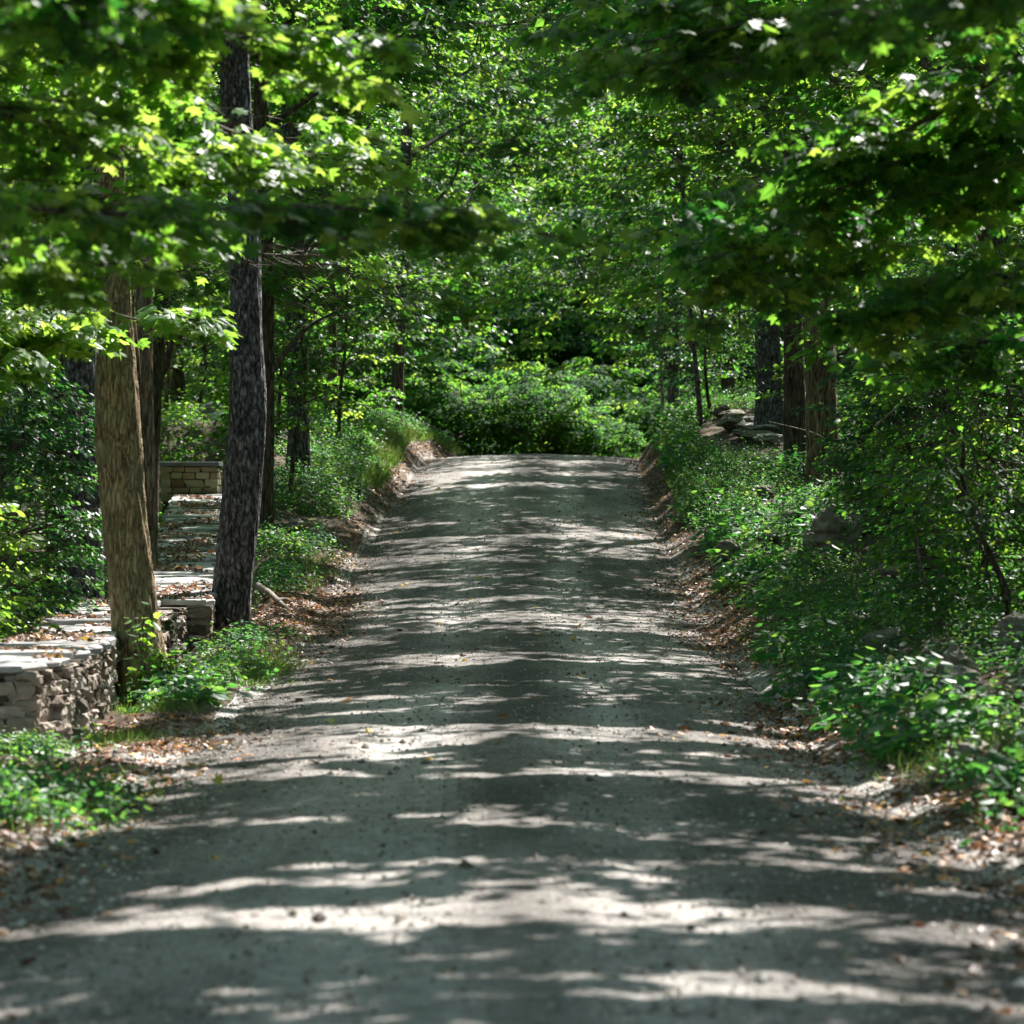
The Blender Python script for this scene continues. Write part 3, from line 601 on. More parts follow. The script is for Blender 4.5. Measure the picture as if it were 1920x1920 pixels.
for (x, y, zone) in sites:
    if abs(x-road_cx(y)) < 3.3 and zone[:4] != 'bush': continue
    if abs(x-road_cx(y)) < 2.9 and y < 99.5: continue
    q = int(R.integers(4))
    if zone == 'mid' and q == 3 and x > -8: q = 1
    if zone == 'left' and R.random() < .35: q = 3
    if zone[:4] == 'bush': q = 4
    t = lib[q] if q not in used else copy_tree(lib[q]); used.add(q)
    t.location = (float(x), float(y), float(ground_z(x, y, False))-.1); t.rotation_euler = (0, 0, R.uniform(0, 6.28)); s = R.uniform(.85, 1.2); t.scale = (s, s, s*R.uniform(.9, 1.15))
    if zone[:4] == 'bush':
        e = float(zone[4:]); s = R.uniform(.7, 1.5); t.scale = (s*e, s*e, s*e); t.location[2] -= 1.05*e*s
        tag(t, ['dense green bush just beyond the road crest', 'tall bushy growth behind the bushes beyond the crest'][int(e > .9)], 'bush', ['bushes beyond the crest', 'tall bushes beyond the crest'][int(e > .9)]); continue
    tag(t, LB[zone][0], 'tree', LB[zone][1])

# ------------------------------------------------------------------ stones and walls
g1 = np.linspace(-1, 1, 4)
def unit_box():
    V = {}; Fs = []
    def vid(p):
        k = tuple(np.round(p, 4)); return V.setdefault(k, len(V))
    for ax in range(3):
        for sg in (-1, 1):
            for i in range(3):
                for j in range(3):
                    q = []
                    for (a, b) in ((i, j), (i+1, j), (i+1, j+1), (i, j+1)):
                        p = [0, 0, 0]; p[ax] = sg; p[(ax+1) % 3] = g1[a]; p[(ax+2) % 3] = g1[b]; q.append(vid(p))
                    Fs.append(q if sg > 0 else q[::-1])
    return np.array(list(V.keys())), np.array(Fs)
UB, UF = unit_box()
def stones(mb, c, half, ax, ay, rnd, round_=.35, rough=.07):
    """many rounded irregular stones; ax, ay horizontal axes (n,3)"""
    n = len(c)
    if n == 0: return
    L = np.linalg.norm(UB, axis=1, keepdims=True); sph = UB/L*1.25
    base = UB*(1-round_)+sph*round_
    v = base[None]*(1+0*half[:, None, :]); v = v+R.normal(0, rough*1.15, (n, len(UB), 3))
    sk = R.normal(0, .12, (n, 1, 2)); v[:, :, 0:1] += sk[:, :, 0:1]*v[:, :, 2:3]
    v = v*half[:, None, :]
    az = np.cross(ax, ay)
    w = c[:, None]+v[..., 0:1]*ax[:, None]+v[..., 1:2]*ay[:, None]+v[..., 2:3]*az[:, None]
    mb.add(w, (np.arange(n)[:, None, None]*len(UB)+UF[None]).reshape(-1, 4), np.repeat(np.broadcast_to(rnd, (n,)), len(UF)))
def face_stones(mb, a, b, zb0, zb1, zt0, zt1, rough=.07, lmin=.12, lmax=.42, hmin=.06, hmax=.16, dep=.16, prot=.045, gap=.004, rr=.18):
    """dry stone facing from a to b (xy), outward normal on the right of a->b"""
    a, b = np.array(a, float), np.array(b, float); L = np.linalg.norm(b-a); t = (b-a)/L; nrm_ = np.array([t[1], -t[0]])
    C_, H_, Rn = [], [], []; h0 = 0.
    Hm = max(zt0-zb0, zt1-zb1)
    while h0 < Hm-.03:
        h = min(R.uniform(hmin, hmax), Hm-h0); x = -R.uniform(0, .2)
        while x < L:
            l = R.uniform(lmin, lmax); f0 = np.clip((x+l/2)/L, 0, 1); zt = zt0+(zt1-zt0)*f0
            zc = zt-Hm+h0+h/2
            x0, x1 = max(x, 0), min(x+l, L)
            if x1-x0 > .05:
                pr = R.uniform(-prot, prot); m = a+t*(x0+x1)/2+nrm_*(pr-dep)
                C_.append((m[0], m[1], zc+R.normal(0, .008))); H_.append(((x1-x0)/2-gap, dep, h/2-gap*.7)); Rn.append(np.clip(R.normal(.5, .22), 0, 1))
            x += l
        h0 += h
    n = len(C_); stones(mb, np.array(C_), np.array(H_), np.tile([t[0], t[1], 0], (n, 1)), np.tile([-nrm_[0], -nrm_[1], 0], (n, 1)), np.array(Rn), round_=rr, rough=rough)
# near dry stone wall
root = empty('dry_stone_wall', (-4.7, 29, -1.95)); tag(root, 'long dry stone wall with flat coping slabs and fallen leaves along the left of the road', 'stone wall')
fm = MB(); core = MB()
ys = [28.6, 31, 33.5, 36, 38.6, 41.2, 43.95]; seg1 = [(float(wall_x(y)), y) for y in ys]
seg2 = [(float(wall_x(y)), y) for y in (44.02, 48, 52, 56, 60, 65, 70, 72)]
TH = 1.12
for sg in (seg1, seg2):
    for (x0, y0), (x1, y1) in zip(sg, sg[1:]):
        z0, z1 = wall_top(y0)-.05, wall_top(y1)-.05
        face_stones(fm, (x0, y0), (x1, y1), z0-1.0, z1-1.0, z0, z1)     # road face (normal +x)
        face_stones(fm, (x1-TH, y1), (x0-TH, y0), z1-1.0, z0-1.0, z1, z0, lmin=.25, lmax=.6, hmin=.1, hmax=.2)
        i0 = .12; v = []
        for (x, y, z) in ((x0, y0, z0), (x1, y1, z1)):
            yy_ = y+(.1 if (x, y) == sg[0] else 0)
            v += [(x-i0, yy_, z-1.3), (x-TH+i0, yy_, z-1.3), (x-TH+i0, yy_, z-.02), (x-i0, yy_, z-.02)]
        core.add(v, [[0, 1, 2, 3], [7, 6, 5, 4], [0, 4, 5, 1], [1, 5, 6, 2], [2, 6, 7, 3], [3, 7, 4, 0]])
for (x, y, w) in ((seg1[0][0], 28.6, TH), (seg2[0][0], 44.02, .75)):
    z = wall_top(y)-.05; face_stones(fm, (x-w, y), (x, y), z-1, z-1, z, z)
child(fm, 'stone_facing', M['stone'], root); child(core, 'rubble_core', M['mortar'], root)
cp = MB()
def slab(mb, cx, cy, z, w, l, th, rot, tiltx, rnd):
    n = 16; th_ = np.linspace(0, 2*PI, n, endpoint=False)
    e = 3.5; cxs = np.sign(np.cos(th_))*np.abs(np.cos(th_))**(2/e); sys_ = np.sign(np.sin(th_))*np.abs(np.sin(th_))**(2/e)
    jx = 1+R.normal(0, .05, n); px = cxs*w/2*jx; py = sys_*l/2*(1+R.normal(0, .05, n))
    rings = []
    for (zz, sc) in ((-th/2, .985), (th*.25, 1.0), (th/2, .965)):
        x = px*sc; y = py*sc; rings.append(np.column_stack([x*math.cos(rot)-y*math.sin(rot), x*math.sin(rot)+y*math.cos(rot), np.full(n, zz)+R.normal(0, .004, n)]))
    v = np.vstack(rings+[[[0, 0, th/2+.003]]]); v[:, 2] += v[:, 1]*tiltx[1]+v[:, 0]*tiltx[0]; v += np.array([cx, cy, z])
    j = np.arange(n); j2 = (j+1) % n
    mb.add(v, np.vstack([np.column_stack([j+k*n, j2+k*n, j2+(k+1)*n, j+(k+1)*n]) for k in (0, 1)]), rnd)
    mb.v[-1] = v; mb.l.append((np.column_stack([j+2*n, j2+2*n, np.full(n, 3*n)])+mb.o-len(v)).ravel()); mb.n.append(np.full(n, 3)); mb.r.append(np.full(n, rnd))
y = 28.55
while y < 72.3:
    l = R.uniform(.35, .95); sl = (wall_top(y+1)-wall_top(y-1))/2
    xr = float(wall_x(min(max(y+l/2, 28.6), 72))); sp_ = R.uniform(.35, .8) if R.random() < .45 else None
    zt = float(wall_top(y+l/2))-.012
    WW = TH+(.0 if y < 43.6 else 0)
    parts = [(xr-WW/2, WW)] if sp_ is None else [(xr-WW*sp_/2, WW*sp_), (xr-WW*sp_-WW*(1-sp_)/2, WW*(1-sp_))]
    if y+l > 43.9 and y < 43.98: l = 43.97-y
    if l > .12:
        for (cx, w) in parts:
            slab(cp, cx+R.normal(.02, .025), y+l/2, zt+R.normal(0, .012), w-.012+R.uniform(-.01, .05), l-.015, R.uniform(.05, .085), R.normal(0, .03), (R.normal(0, .012), sl*.75+R.normal(0, .02)), float(np.clip(R.normal(.5, .25), 0, 1)))
    y += max(l, .05)
child(cp, 'coping', M['slab'], root)
# cut stone pier and its return
def pier(name, label, x0, x1, yf, zb, zt, depth, seed_cap=.1):
    root = empty(name, ((x0+x1)/2, yf+depth/2, zb)); tag(root, label, 'stone wall')
    fm = MB()
    for a, b in (((x0, yf), (x1, yf)), ((x1, yf), (x1, yf+depth)), ((x1, yf+depth), (x0, yf+depth)), ((x0, yf+depth), (x0, yf))):
        face_stones(fm, a, b, zb, zb, zt, zt, lmin=.24, lmax=.48, hmin=.12, hmax=.2, dep=.08, prot=.008, gap=.013, rr=.16, rough=.022)
    child(fm, 'stone_facing', M['masonry'], root, smooth=False)
    cm = MB(); i0 = .04
    v = np.array([(x, y, z) for z in (zb-.3, zt-.004) for (x, y) in ((x0+i0, yf+i0), (x1-i0, yf+i0), (x1-i0, yf+depth-i0), (x0+i0, yf+depth-i0))])
    cm.add(v, [[0, 3, 2, 1], [4, 5, 6, 7], [0, 1, 5, 4], [1, 2, 6, 5], [2, 3, 7, 6], [3, 0, 4, 7]]); child(cm, 'mortar', M['mortar'], root)
    cb = MB(); e = .035; ch = .012; rings = []
    for z, s in ((zt, ch), (zt+ch, 0), (zt+seed_cap-ch, 0), (zt+seed_cap, ch)):
        rings += [(x0-e+s, yf-e+s, z), (x1+e-s, yf-e+s, z), (x1+e-s, yf+depth+e-s, z), (x0-e+s, yf+depth+e-s, z)]
    fs = [[0, 3, 2, 1], [12, 13, 14, 15]]
    for k in range(3):
        for j in range(4): fs.append([k*4+j, k*4+(j+1) % 4, k*4+4+(j+1) % 4, k*4+4+j])
    cb.add(rings, fs); child(cb, 'cap_slab', M['blue'], root)
pier('cut_stone_pier', 'square cut stone pier with grey bluestone cap at the far end of the stone wall', -7.95, -6.66, 72.4, .72, 1.52, .9)
pier('cut_stone_wall', 'cut stone wall section with bluestone cap half hidden behind the nearly black trunk', -6.55, -5.75, 74.6, .55, 1.62, 3.0)

def rock(name, label, c, size, seed, matn='rock', cat='boulder', flat=1.0, rot=0., parent=None, group=None):
    n1, n2 = 44, 30; th = np.linspace(0, 2*PI, n1, endpoint=False); ph = np.linspace(.001, PI-.001, n2)
    T_, Ph = np.meshgrid(th, ph); d = np.stack([np.sin(Ph)*np.cos(T_), np.sin(Ph)*np.sin(T_), np.cos(Ph)], -1)
    r_ = np.random.default_rng(seed); rr = np.full(T_.shape, 1.0)
    for _ in range(15):       # planar cuts make facets
        nn = nrm(r_.normal(0, 1, 3)); dd = r_.uniform(.55, .9); dt = d@nn; rr = np.minimum(rr, np.where(dt > .05, dd/np.maximum(dt, .05), 9))
    v = d*rr[..., None]; v = v*(1+.26*(noise(v[..., 0]*3+seed, v[..., 1]*3, v[..., 2]*6, 71)-.5)+.13*(noise(v[..., 0]*11+seed, v[..., 1]*11, v[..., 2]*16, 72)-.5))[..., None]
    v = v*(1+.07*(np.abs((v[..., 2]*3.1+.8*noise(v[..., 0]*2, v[..., 1]*2, 0, seed)) % 1-.5)*2-.5))[..., None]
    v = v*np.array(size); cr, sr = math.cos(rot), math.sin(rot)
    v = np.stack([v[..., 0]*cr-v[..., 1]*sr, v[..., 0]*sr+v[..., 1]*cr, v[..., 2]], -1)+np.array(c)
    mb = MB(); i = np.arange(n2-1)[:, None]*n1; j = np.arange(n1)[None]; j2 = (j+1) % n1
    mb.add(v, np.stack([i+j, i+n1+j, i+n1+j2, i+j2], -1).reshape(-1, 4), .5)
    o = mb.build(name, M[matn], parent, loc=tuple(map(float, c)) if parent is None else tuple(parent.location), smooth=False)
    if label: tag(o, label, cat, group)
    return o
BO = []
for (px, py, d, sz, sd, rot, lift, lab, nm, ct) in [(1570, 1030, 49, (.42, .4, .52), 3, .4, .30, 'tall craggy boulder with sunlit top among plants on the right bank', 'boulder', 'boulder'),
    (1630, 1035, 50, (.5, .5, .42), 5, 1.2, .26, 'broad leaning boulder just right of the tall craggy one', 'boulder', 'boulder'),
    (1690, 1115, 43, (.34, .3, .22), 8, 0, .16, 'low grey boulder showing through leaves below the craggy pair', 'boulder', 'boulder'),
    (1518, 1040, 50, (.2, .25, .3), 11, 0, .15, 'small dark boulder left of the craggy boulder near the bank foot', 'boulder', 'boulder'),
    (1795, 1255, 30, (.2, .25, .24), 13, 0, .14, 'brown boulder with a dark hollow beside it low on the right bank', 'boulder', 'boulder'),
    (1905, 1190, 32, (.28, .3, .28), 17, 0, .18, 'mossy boulder at the right edge halfway up the bank', 'boulder', 'boulder'),
    (552, 1010, 57.5, (.22, .24, .24), 19, 0, .14, 'squared mossy stone block at the left road edge below the ridged trunk', 'stone_block', 'stone')]:
    x = (px-960)/F*d; BO.append((x, d, max(sz[:2])))
    rock(nm, lab, (x, d, float(ground_z(x, d))+lift), sz, sd, cat=ct, rot=rot)
for q in range(16):
    y = float(R.uniform(24, 60)); x = float(road_cx(y)+road_w(y)+R.uniform(.7, 3.0)); sz = R.uniform(.1, .26)
    BO.append((x, y, sz*.7)); rock('bank_rock', 'small mossy rock poking out of the plants on the right bank', (x, y, float(ground_z(x, y))+sz*.35), (sz, sz*1.2, sz*.8), 100+q, cat='rock', rot=q, group='rocks among the right bank plants')
rock('slab_stone', 'dark flat slab jutting from the bank below the large furrowed tree', P(1545, 945, 57.5), (.55, .5, .11), 23, cat='stone')
# ruined stones on the right bank, stacked
g = 'flat stones of the collapsed wall on the right bank'
for q, (px, py, d, sx, sz, lab) in enumerate([(1375, 790, 76, .42, .16, 'topmost rounded stone of the collapsed wall'), (1395, 800, 74, .55, .12, 'long flat stone near the top of the collapsed wall'), (1372, 808, 73, .3, .24, 'upright dark stone at the left of the collapsed wall'),
     (1410, 815, 72, .5, .09, 'thin flat stone in the middle of the collapsed wall'), (1398, 830, 71, .42, .14, 'thick stone under the middle of the collapsed wall'), (1432, 822, 71, .42, .10, 'flat stone right of the middle of the collapsed wall'),
     (1430, 838, 70, .48, .12, 'wide stone low in the collapsed wall'), (1445, 850, 69, .42, .12, 'lowest flat stone at the right end of the collapsed wall'), (1355, 775, 78, .3, .18, 'farthest dark stone of the collapsed wall')]):
    c_ = P(px, py, d); c_[2] = max(c_[2], float(ground_z(c_[0], c_[1]))+sz*.6+.06); BO.append((c_[0], c_[1]-.5, sx+.5))
    rock('flat_stone', lab, c_, (sx, .5, sz), 40+q, 'slab' if q % 2 else 'rock', cat='stone', rot=R.uniform(-.5, .5), group=g)
for q, (px, py, d, sx, sz, lab) in enumerate([(395, 850, 80, .45, .22, 'front rounded stone of the rubble heap behind the pier'), (415, 856, 79, .35, .18, 'lowest stone of the rubble heap behind the pier'), (400, 832, 82, .4, .16, 'grey middle stone of the rubble heap behind the pier'),
     (418, 820, 84, .45, .18, 'upper stone of the rubble heap behind the pier'), (428, 800, 87, .4, .25, 'highest stone of the rubble heap behind the pier')]):
    c_ = P(px, py, d); c_[2] = max(c_[2], float(ground_z(c_[0], c_[1]))+sz*.5); BO.append((c_[0], c_[1]-.4, sx*.5))
    rock('rubble_stone', lab, c_, (sx, .6, sz), 60+q, 'slab', cat='stone', rot=R.uniform(-.5, .5), group='rubble heap behind the pier')
# fallen branch and roots
def stick(name, label, pts, r0, r1, matn='paletwig', cat='branch', forks=()):
    mb = MB(); pl = catmull(np.array(pts), 18); mb.tube(pl, np.linspace(r0, r1, 18)*(1+R.normal(0, .07, 18)), 8)
    for (k, e) in forks: mb.tube(catmull(np.array([pl[k], (pl[k]+e)/2+[0, 0, .03], e]), 7), np.linspace(r1*1.4, r1*.5, 7), 5)
    return tag(mb.build(name, M[matn], loc=tuple(pts[0]), smooth=True), label, cat)
stick('fallen_branch', 'pale forked dead branch lying beside the nearly black trunk at the road edge', [P(482, 1098, 48), P(505, 1112, 47.5), P(525, 1130, 47), P(545, 1146, 46.5)], .06, .028, forks=[(10, P(548, 1128, 47.4))])
stick('fallen_log', 'dark rotting log lying across the right bank below the bushes', [P(1790, 1160, 38)+[0, 0, .05], P(1740, 1150, 38.5), P(1710, 1145, 39)], .09, .07, 'bark_dark', 'log')
stick('fallen_branch', 'bare grey branch lying low at the right edge of the bank', [P(1925, 1345, 27), P(1880, 1352, 27.2), P(1845, 1365, 27)], .03, .015)
stick('fallen_branch', 'root-like brown branch in the leaf litter at the lower right', [P(1925, 1470, 23.5), P(1890, 1490, 23.3), P(1860, 1512, 23)], .035, .015)
stick('fallen_branch', 'thin dry branch leaning on the flat stones of the right bank', [P(1425, 865, 69), P(1405, 835, 70), P(1385, 808, 70.5)], .03, .012, 'twig')
# bare pale twigs among the right bushes
for q, (a, m_, b, d) in enumerate([((1600, 680), (1680, 690), (1920, 735), 36), ((1780, 560), (1850, 640), (1925, 720), 35), ((1700, 745), (1800, 720), (1925, 700), 37), ((1640, 900), (1690, 930), (1760, 935), 38),
      ((1860, 780), (1790, 790), (1700, 745), 36), ((1560, 830), (1520, 810), (1440, 790), 55), ((1920, 880), (1800, 890), (1720, 870), 36), ((1840, 480), (1780, 410), (1690, 380), 36), ((1640, 800), (1700, 740), (1730, 640), 37)]):
    stick('bare_twig', 'pale bare twig, %s, on the right bank' % ['long and level under the dense boughs', 'steep at the right edge', 'gently rising toward the right edge', 'short, above the boulders', 'thin, joining the level one',
          'before the large furrowed trunk', 'low and level at the right edge', 'high among the dark leaves', 'upright in the middle of the bushes'][q], [P(*a, d), P(*m_, d+.2), P(*b, d-.2)], .014, .007, cat='twig')
# epicormic shoots on the tan tree
for q, pts in enumerate([[(264, 748), (276, 725), (283, 660), (284, 560)], [(262, 715), (256, 640), (247, 540), (246, 460)], [(262, 722), (258, 650), (250, 600), (252, 540)]]):
    mb = MB(); pl = catmull(np.array([P(x, y_, 35.9) for x, y_ in pts]), 16); mb.tube(pl, np.linspace(.017, .008, 16), 6); child(mb, 'shoot', M['bark_warm'], treeA, smooth=True)

# ------------------------------------------------------------------ ground plants
def scatter(n, fn):
    pts = fn(n)
    for (bx, by, br) in BO: pts = pts[((pts[:, 0]-bx)/(br+.12))**2+((pts[:, 1]-by+.9)/(br+1.1))**2 > 1]
    z = ground_z(pts[:, 0], pts[:, 1]); return np.column_stack([pts, z])
def plants(lv, tw, base, hmin, hmax, nleaf, size, tpl='oval', flat=.45, spread=.16):
    n = len(base); h = R.uniform(hmin, hmax, n); lean = R.normal(0, .18, (n, 2))
    top = base+np.column_stack([lean*h[:, None], h]); tw.segs(base-[0, 0, .02], top, .005, .002)
    t = R.uniform(.25, 1.05, (n, nleaf)); az = R.uniform(0, 2*PI, (n, nleaf)); rr = R.uniform(.2, 1, (n, nleaf))*spread
    out = np.stack([np.cos(az), np.sin(az), R.normal(-.1, .3, (n, nleaf))], -1)
    p = base[:, None]*(1-t[..., None])+top[:, None]*t[..., None]+out*rr[..., None]
    nn = np.array([0, 0, 1.])+R.normal(0, flat, (n, nleaf, 3))
    rn = np.clip(np.repeat(R.normal(.5, .18, n), nleaf)+R.normal(0, .15, n*nleaf), 0, 1)
    lv.leaves(tpl, p.reshape(-1, 3), out.reshape(-1, 3), nn.reshape(-1, 3), size*R.uniform(.5, 1.3, n*nleaf), rn)
def region_r(n):
    y = 12+R.random(n*3)**.8*78; o = .12+R.gamma(1.5, 1.45, n*3)
    x = road_cx(y)+road_w(y)+o; k = (o < 7) & (noise(x*.9, y*.6, 0, 81)+.12*(o > .5)+.12*(y > 28) > .42)&(y+R.normal(0, .8, n*3) > 21.4-3*(o > 1.5))&(o > .36*(y > 42)+.35*(noise(x*.3, y*.7, 0, 83))); return np.column_stack([x, y])[k][:n]
lv, tw = MB(), MB()
b = scatter(9000, region_r)
k = R.random(len(b)) < .5
nz_ = noise(b[:, 0]*.9, b[:, 1]*.6, 0, 84)
big = nz_ > .58; mid = (nz_ > .42) & ~big; fine = ~big & ~mid
plants(lv, tw, b[big & k], .15, .55, 13, .15, spread=.24); plants(lv, tw, b[big & ~k], .1, .35, 14, .10); plants(lv, tw, b[mid], .08, .36, 15, .085); plants(lv, tw, b[fine & k], .10, .6, 24, .05, spread=.2); plants(lv, tw, b[fine & ~k], .08, .3, 18, .065)
o = lv.build('bank_plants', M['under']); tag(o, 'dense leafy ground cover spreading over the right bank', 'ground cover', kind='stuff')
o = tw.build('bank_plant_stems', M['twig']); tag(o, 'thin stems of the ground cover on the right bank', 'ground cover', kind='stuff')
lv, tw = MB(), MB()
def region_l(n):
    y = R.uniform(52, 92, n*3); o = .32+.5*noise(y*.5, 0*y, 0, 88)+R.gamma(1.8, .6, n*3); x = road_cx(y)-road_w(y)-o
    k = (noise(x*.8, y*.5, 0, 82)+.25*(y > 60) > .45) & (o < 3.6); return np.column_stack([x, y])[k][:n]
plants(lv, tw, scatter(3000, region_l), .06, .5, 14, .07, spread=.2)
def patch(cx, cy, rx, ry):
    def f(n):
        a = R.uniform(0, 2*PI, n); r = np.abs(R.normal(0, .62, n)); return np.column_stack([cx+rx*r*np.cos(a), cy+ry*r*np.sin(a)])
    return f
for (cx, cy, rx, ry, n, sz, h) in [(-3.6, 22.5, .8, 2.2, 420, .07, .32), (-3.9, 19.0, .55, 1.5, 160, .06, .25), (-3.35, 37.5, .45, 2.0, 240, .06, .26), (-3.6, 34.6, .45, 1.2, 130, .09, .3), (-3.5, 42.0, .5, 1.8, 170, .06, .25),
                                   (-3.8, 50.5, .6, 2.2, 260, .06, .35), (-3.9, 55.6, .6, 2.0, 220, .07, .35), (-4.1, 27.6, .5, .6, 90, .06, .2), (-3.9, 35.2, .25, .5, 60, .08, .5)]:
    plants(lv, tw, scatter(n, patch(cx, cy, rx, ry)), .06, h, 14, sz, spread=.13)
tag(lv.build('verge_plants', M['under']), 'leafy ground cover on the left bank and verge', 'ground cover', kind='stuff')
tag(tw.build('verge_plant_stems', M['twig']), 'thin stems of the ground cover on the left verge', 'ground cover', kind='stuff')
# forest floor cover left of the wall and between the trunks
lv, tw = MB(), MB()
def reg3(n):
    y = R.uniform(28, 100, n); x = np.where(R.random(n) < .6, -5.8-R.gamma(2, 2.2, n), 9+R.gamma(2, 2, n)); return np.column_stack([x, y])
plants(lv, tw, scatter(4200, reg3), .15, .7, 14, .12, spread=.3)
plants(lv, tw, scatter(1100, lambda n: np.column_stack([R.uniform(-10, -5.0, n), R.uniform(75.5, 86, n)])), .1, .5, 14, .10, spread=.3)
tag(lv.build('woodland_plants', M['leaf']), 'ferny ground cover under the trees of the woods', 'ground cover', kind='stuff')
# grass
def grass(lv, base, h):
    n = len(base); nb = 9; az = R.uniform(0, 2*PI, (n, nb)); d = np.stack([np.cos(az)*.9, np.sin(az)*.9, np.full((n, nb), .8)], -1)+R.normal(0, .35, (n, nb, 3))
    p = base[:, None]+R.normal(0, .07, (n, nb, 3))*[1, 1, 0]; nn = np.stack([-np.cos(az), -np.sin(az), np.full((n, nb), .5)], -1)
    lv.leaves('blade', p.reshape(-1, 3), d.reshape(-1, 3), -nn.reshape(-1, 3), (h*R.uniform(.5, 1.2, (n, nb))).ravel(), np.clip(R.normal(.5, .22, n*nb), 0, 1))
lv = MB()
def gl(n):
    y = R.uniform(66, 92, n); o = .35+R.gamma(1.5, .35, n); return np.column_stack([road_cx(y)-road_w(y)-o, y])
grass(lv, scatter(1300, gl), .26)
def gr(n):
    y = R.uniform(60, 94, n); o = .45+R.gamma(1.5, .5, n); return np.column_stack([road_cx(y)+road_w(y)+o, y])
grass(lv, scatter(1500, gr), .3)
for a in [(-3.2, 38.5, .5, 2.4, 900), (-3.6, 23, .7, 1.9, 700), (-3.7, 29.9, .45, .7, 160), (-3.6, 33.4, .5, .8, 260), (3.7, 31, .5, 3.5, 1200), (3.6, 25, .6, 1.6, 600), (-3.5, 52, .5, 3, 500)]:
    grass(lv, scatter(int(a[4]*.45), lambda n: np.column_stack([a[0]+R.normal(0, a[2]*.5, n), a[1]+R.normal(0, a[3]*.5, n)])), .14)
tag(lv.build('grass', M['grass']), 'fine green grass along the road verges', 'grass', kind='stuff')
# named plants near the tan tree
def named_plant(name, label, x, y, h, nst, nleaf, size, tpl, matn, spread=.2, cat='plant', zoff=0):
    g = float(ground_z(x, y))+zoff; root = empty(name, (x, y, g)); tag(root, label, cat)
    st, lf = MB(), MB()
    for s in range(nst):
        az = R.uniform(0, 2*PI); e = np.array([x+math.cos(az)*spread*1.4*R.uniform(.3, 1), y+math.sin(az)*spread*1.4, g+h*R.uniform(.6, 1.1)])
        pl = catmull(np.array([[x, y, g-.03], [x*.6+e[0]*.4, y*.6+e[1]*.4, g+h*.5], e]), 10); st.tube(pl, np.linspace(.008, .003, 10), 5)
        idx = (R.uniform(.3, 1, nleaf)*9).astype(int); a = R.uniform(0, 2*PI, nleaf); d = np.column_stack([np.cos(a), np.sin(a), R.normal(-.05, .3, nleaf)])
        p = pl[idx]+d*.04; lf.leaves(tpl, p, d, np.array([0, 0, 1.])+R.normal(0, .35, (nleaf, 3)), size*R.uniform(.6, 1.2, nleaf), np.clip(R.normal(.55, .2, nleaf), 0, 1))
    child(st, 'stems', M['twig'], root); child(lf, 'foliage', M[matn], root)
named_plant('sapling', 'bright green sapling leaves glowing in front of the lower tan trunk', -4.05, 35.0, 1.25, 7, 11, .13, 'oval', 'leafbright', .22, 'sapling')
named_plant('leafy_plant', 'sunlit round-leaved plant at the right foot of the tan tree', -3.7, 35.3, .62, 9, 13, .11, 'oval', 'leafbright', .26)
named_plant('leafy_plant', 'large-leaved low plant with drooping glossy leaves at the verge before the tan tree', -3.35, 33.6, .26, 10, 9, .2, 'oval', 'under', .3)
named_plant('leafy_plant', 'small seedling growing at the foot of the stone wall face', -3.98, 30.6, .22, 3, 4, .09, 'oval', 'leafbright', .08)
named_plant('leafy_plant', 'yellow-green plant with pale leaf pairs low on the right bank', 3.55, 27.2, .42, 6, 10, .08, 'oval', 'leafbright', .2)
named_plant('leafy_plant', 'bright plants by the small stone block on the left verge', -3.75, 54.5, .4, 9, 12, .09, 'oval', 'leafbright', .35)
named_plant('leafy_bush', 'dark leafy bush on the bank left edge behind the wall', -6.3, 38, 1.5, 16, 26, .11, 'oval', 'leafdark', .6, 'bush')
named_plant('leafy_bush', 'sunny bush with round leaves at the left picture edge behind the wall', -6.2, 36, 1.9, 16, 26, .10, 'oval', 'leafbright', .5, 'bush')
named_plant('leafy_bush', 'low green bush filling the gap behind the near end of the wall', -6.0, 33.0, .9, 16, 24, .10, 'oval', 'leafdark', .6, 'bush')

# ------------------------------------------------------------------ leaf litter, pebbles
def litter(lv, xy, z, size, lo=0., hi=1.):
    n = len(xy); p = np.column_stack([xy, z]); a = R.uniform(0, 2*PI, n)
    d = np.column_stack([np.cos(a), np.sin(a), R.normal(0, .25, n)]); nn = np.array([0, 0, 1.])+R.normal(0, .35, (n, 3))
    lv.leaves('oval' if size < .075 else 'maple', p, d, nn, size*R.uniform(.5, 1.3, n), np.clip(R.beta(1.3, 1.6, n)*(hi-lo)+lo, 0, 1), bend=2.0)
lv = MB()
def edge(n, side, y0, y1, mu, sg):
    y = R.uniform(y0, y1, n*2); o = R.normal(mu, sg, n*2); k = noise(y*.35, side*3.+0*y, 0, 91)+.5*R.random(n*2) > .45
    x = road_cx(y)+side*(road_w(y)+o); return np.column_stack([x, y])[k][:n]
for side, n, y0, y1, mu, sg in [(-1, 10500, 38, 88, .35, .36), (1, 10500, 38, 90, .3, .34), (-1, 3500, 13, 27, .5, .5), (1, 7500, 13, 34, .6, .6), (-1, 6500, 43, 50, .35, .45), (1, 6000, 41, 52, .25, .4)]:
    xy = edge(n, side, y0, y1, mu, sg)
    litter(lv, xy, ground_z(xy[:, 0], xy[:, 1])+R.uniform(0, .045, len(xy)), .07 if R.random() < .8 else .08)
for a in [(-3.3, 29.3, 1.1, 1.9, 2300), (-3.6, 31, .7, 1.3, 900), (-3.0, 46.8, .8, 2.4, 2400), (3.5, 21, 1, 3, 1800), (-3.9, 41, .6, 2.5, 900)]:
    xy = patch(*a[:4])(a[4]); litter(lv, xy, ground_z(xy[:, 0], xy[:, 1])+R.uniform(0, .04, len(xy)), .07)
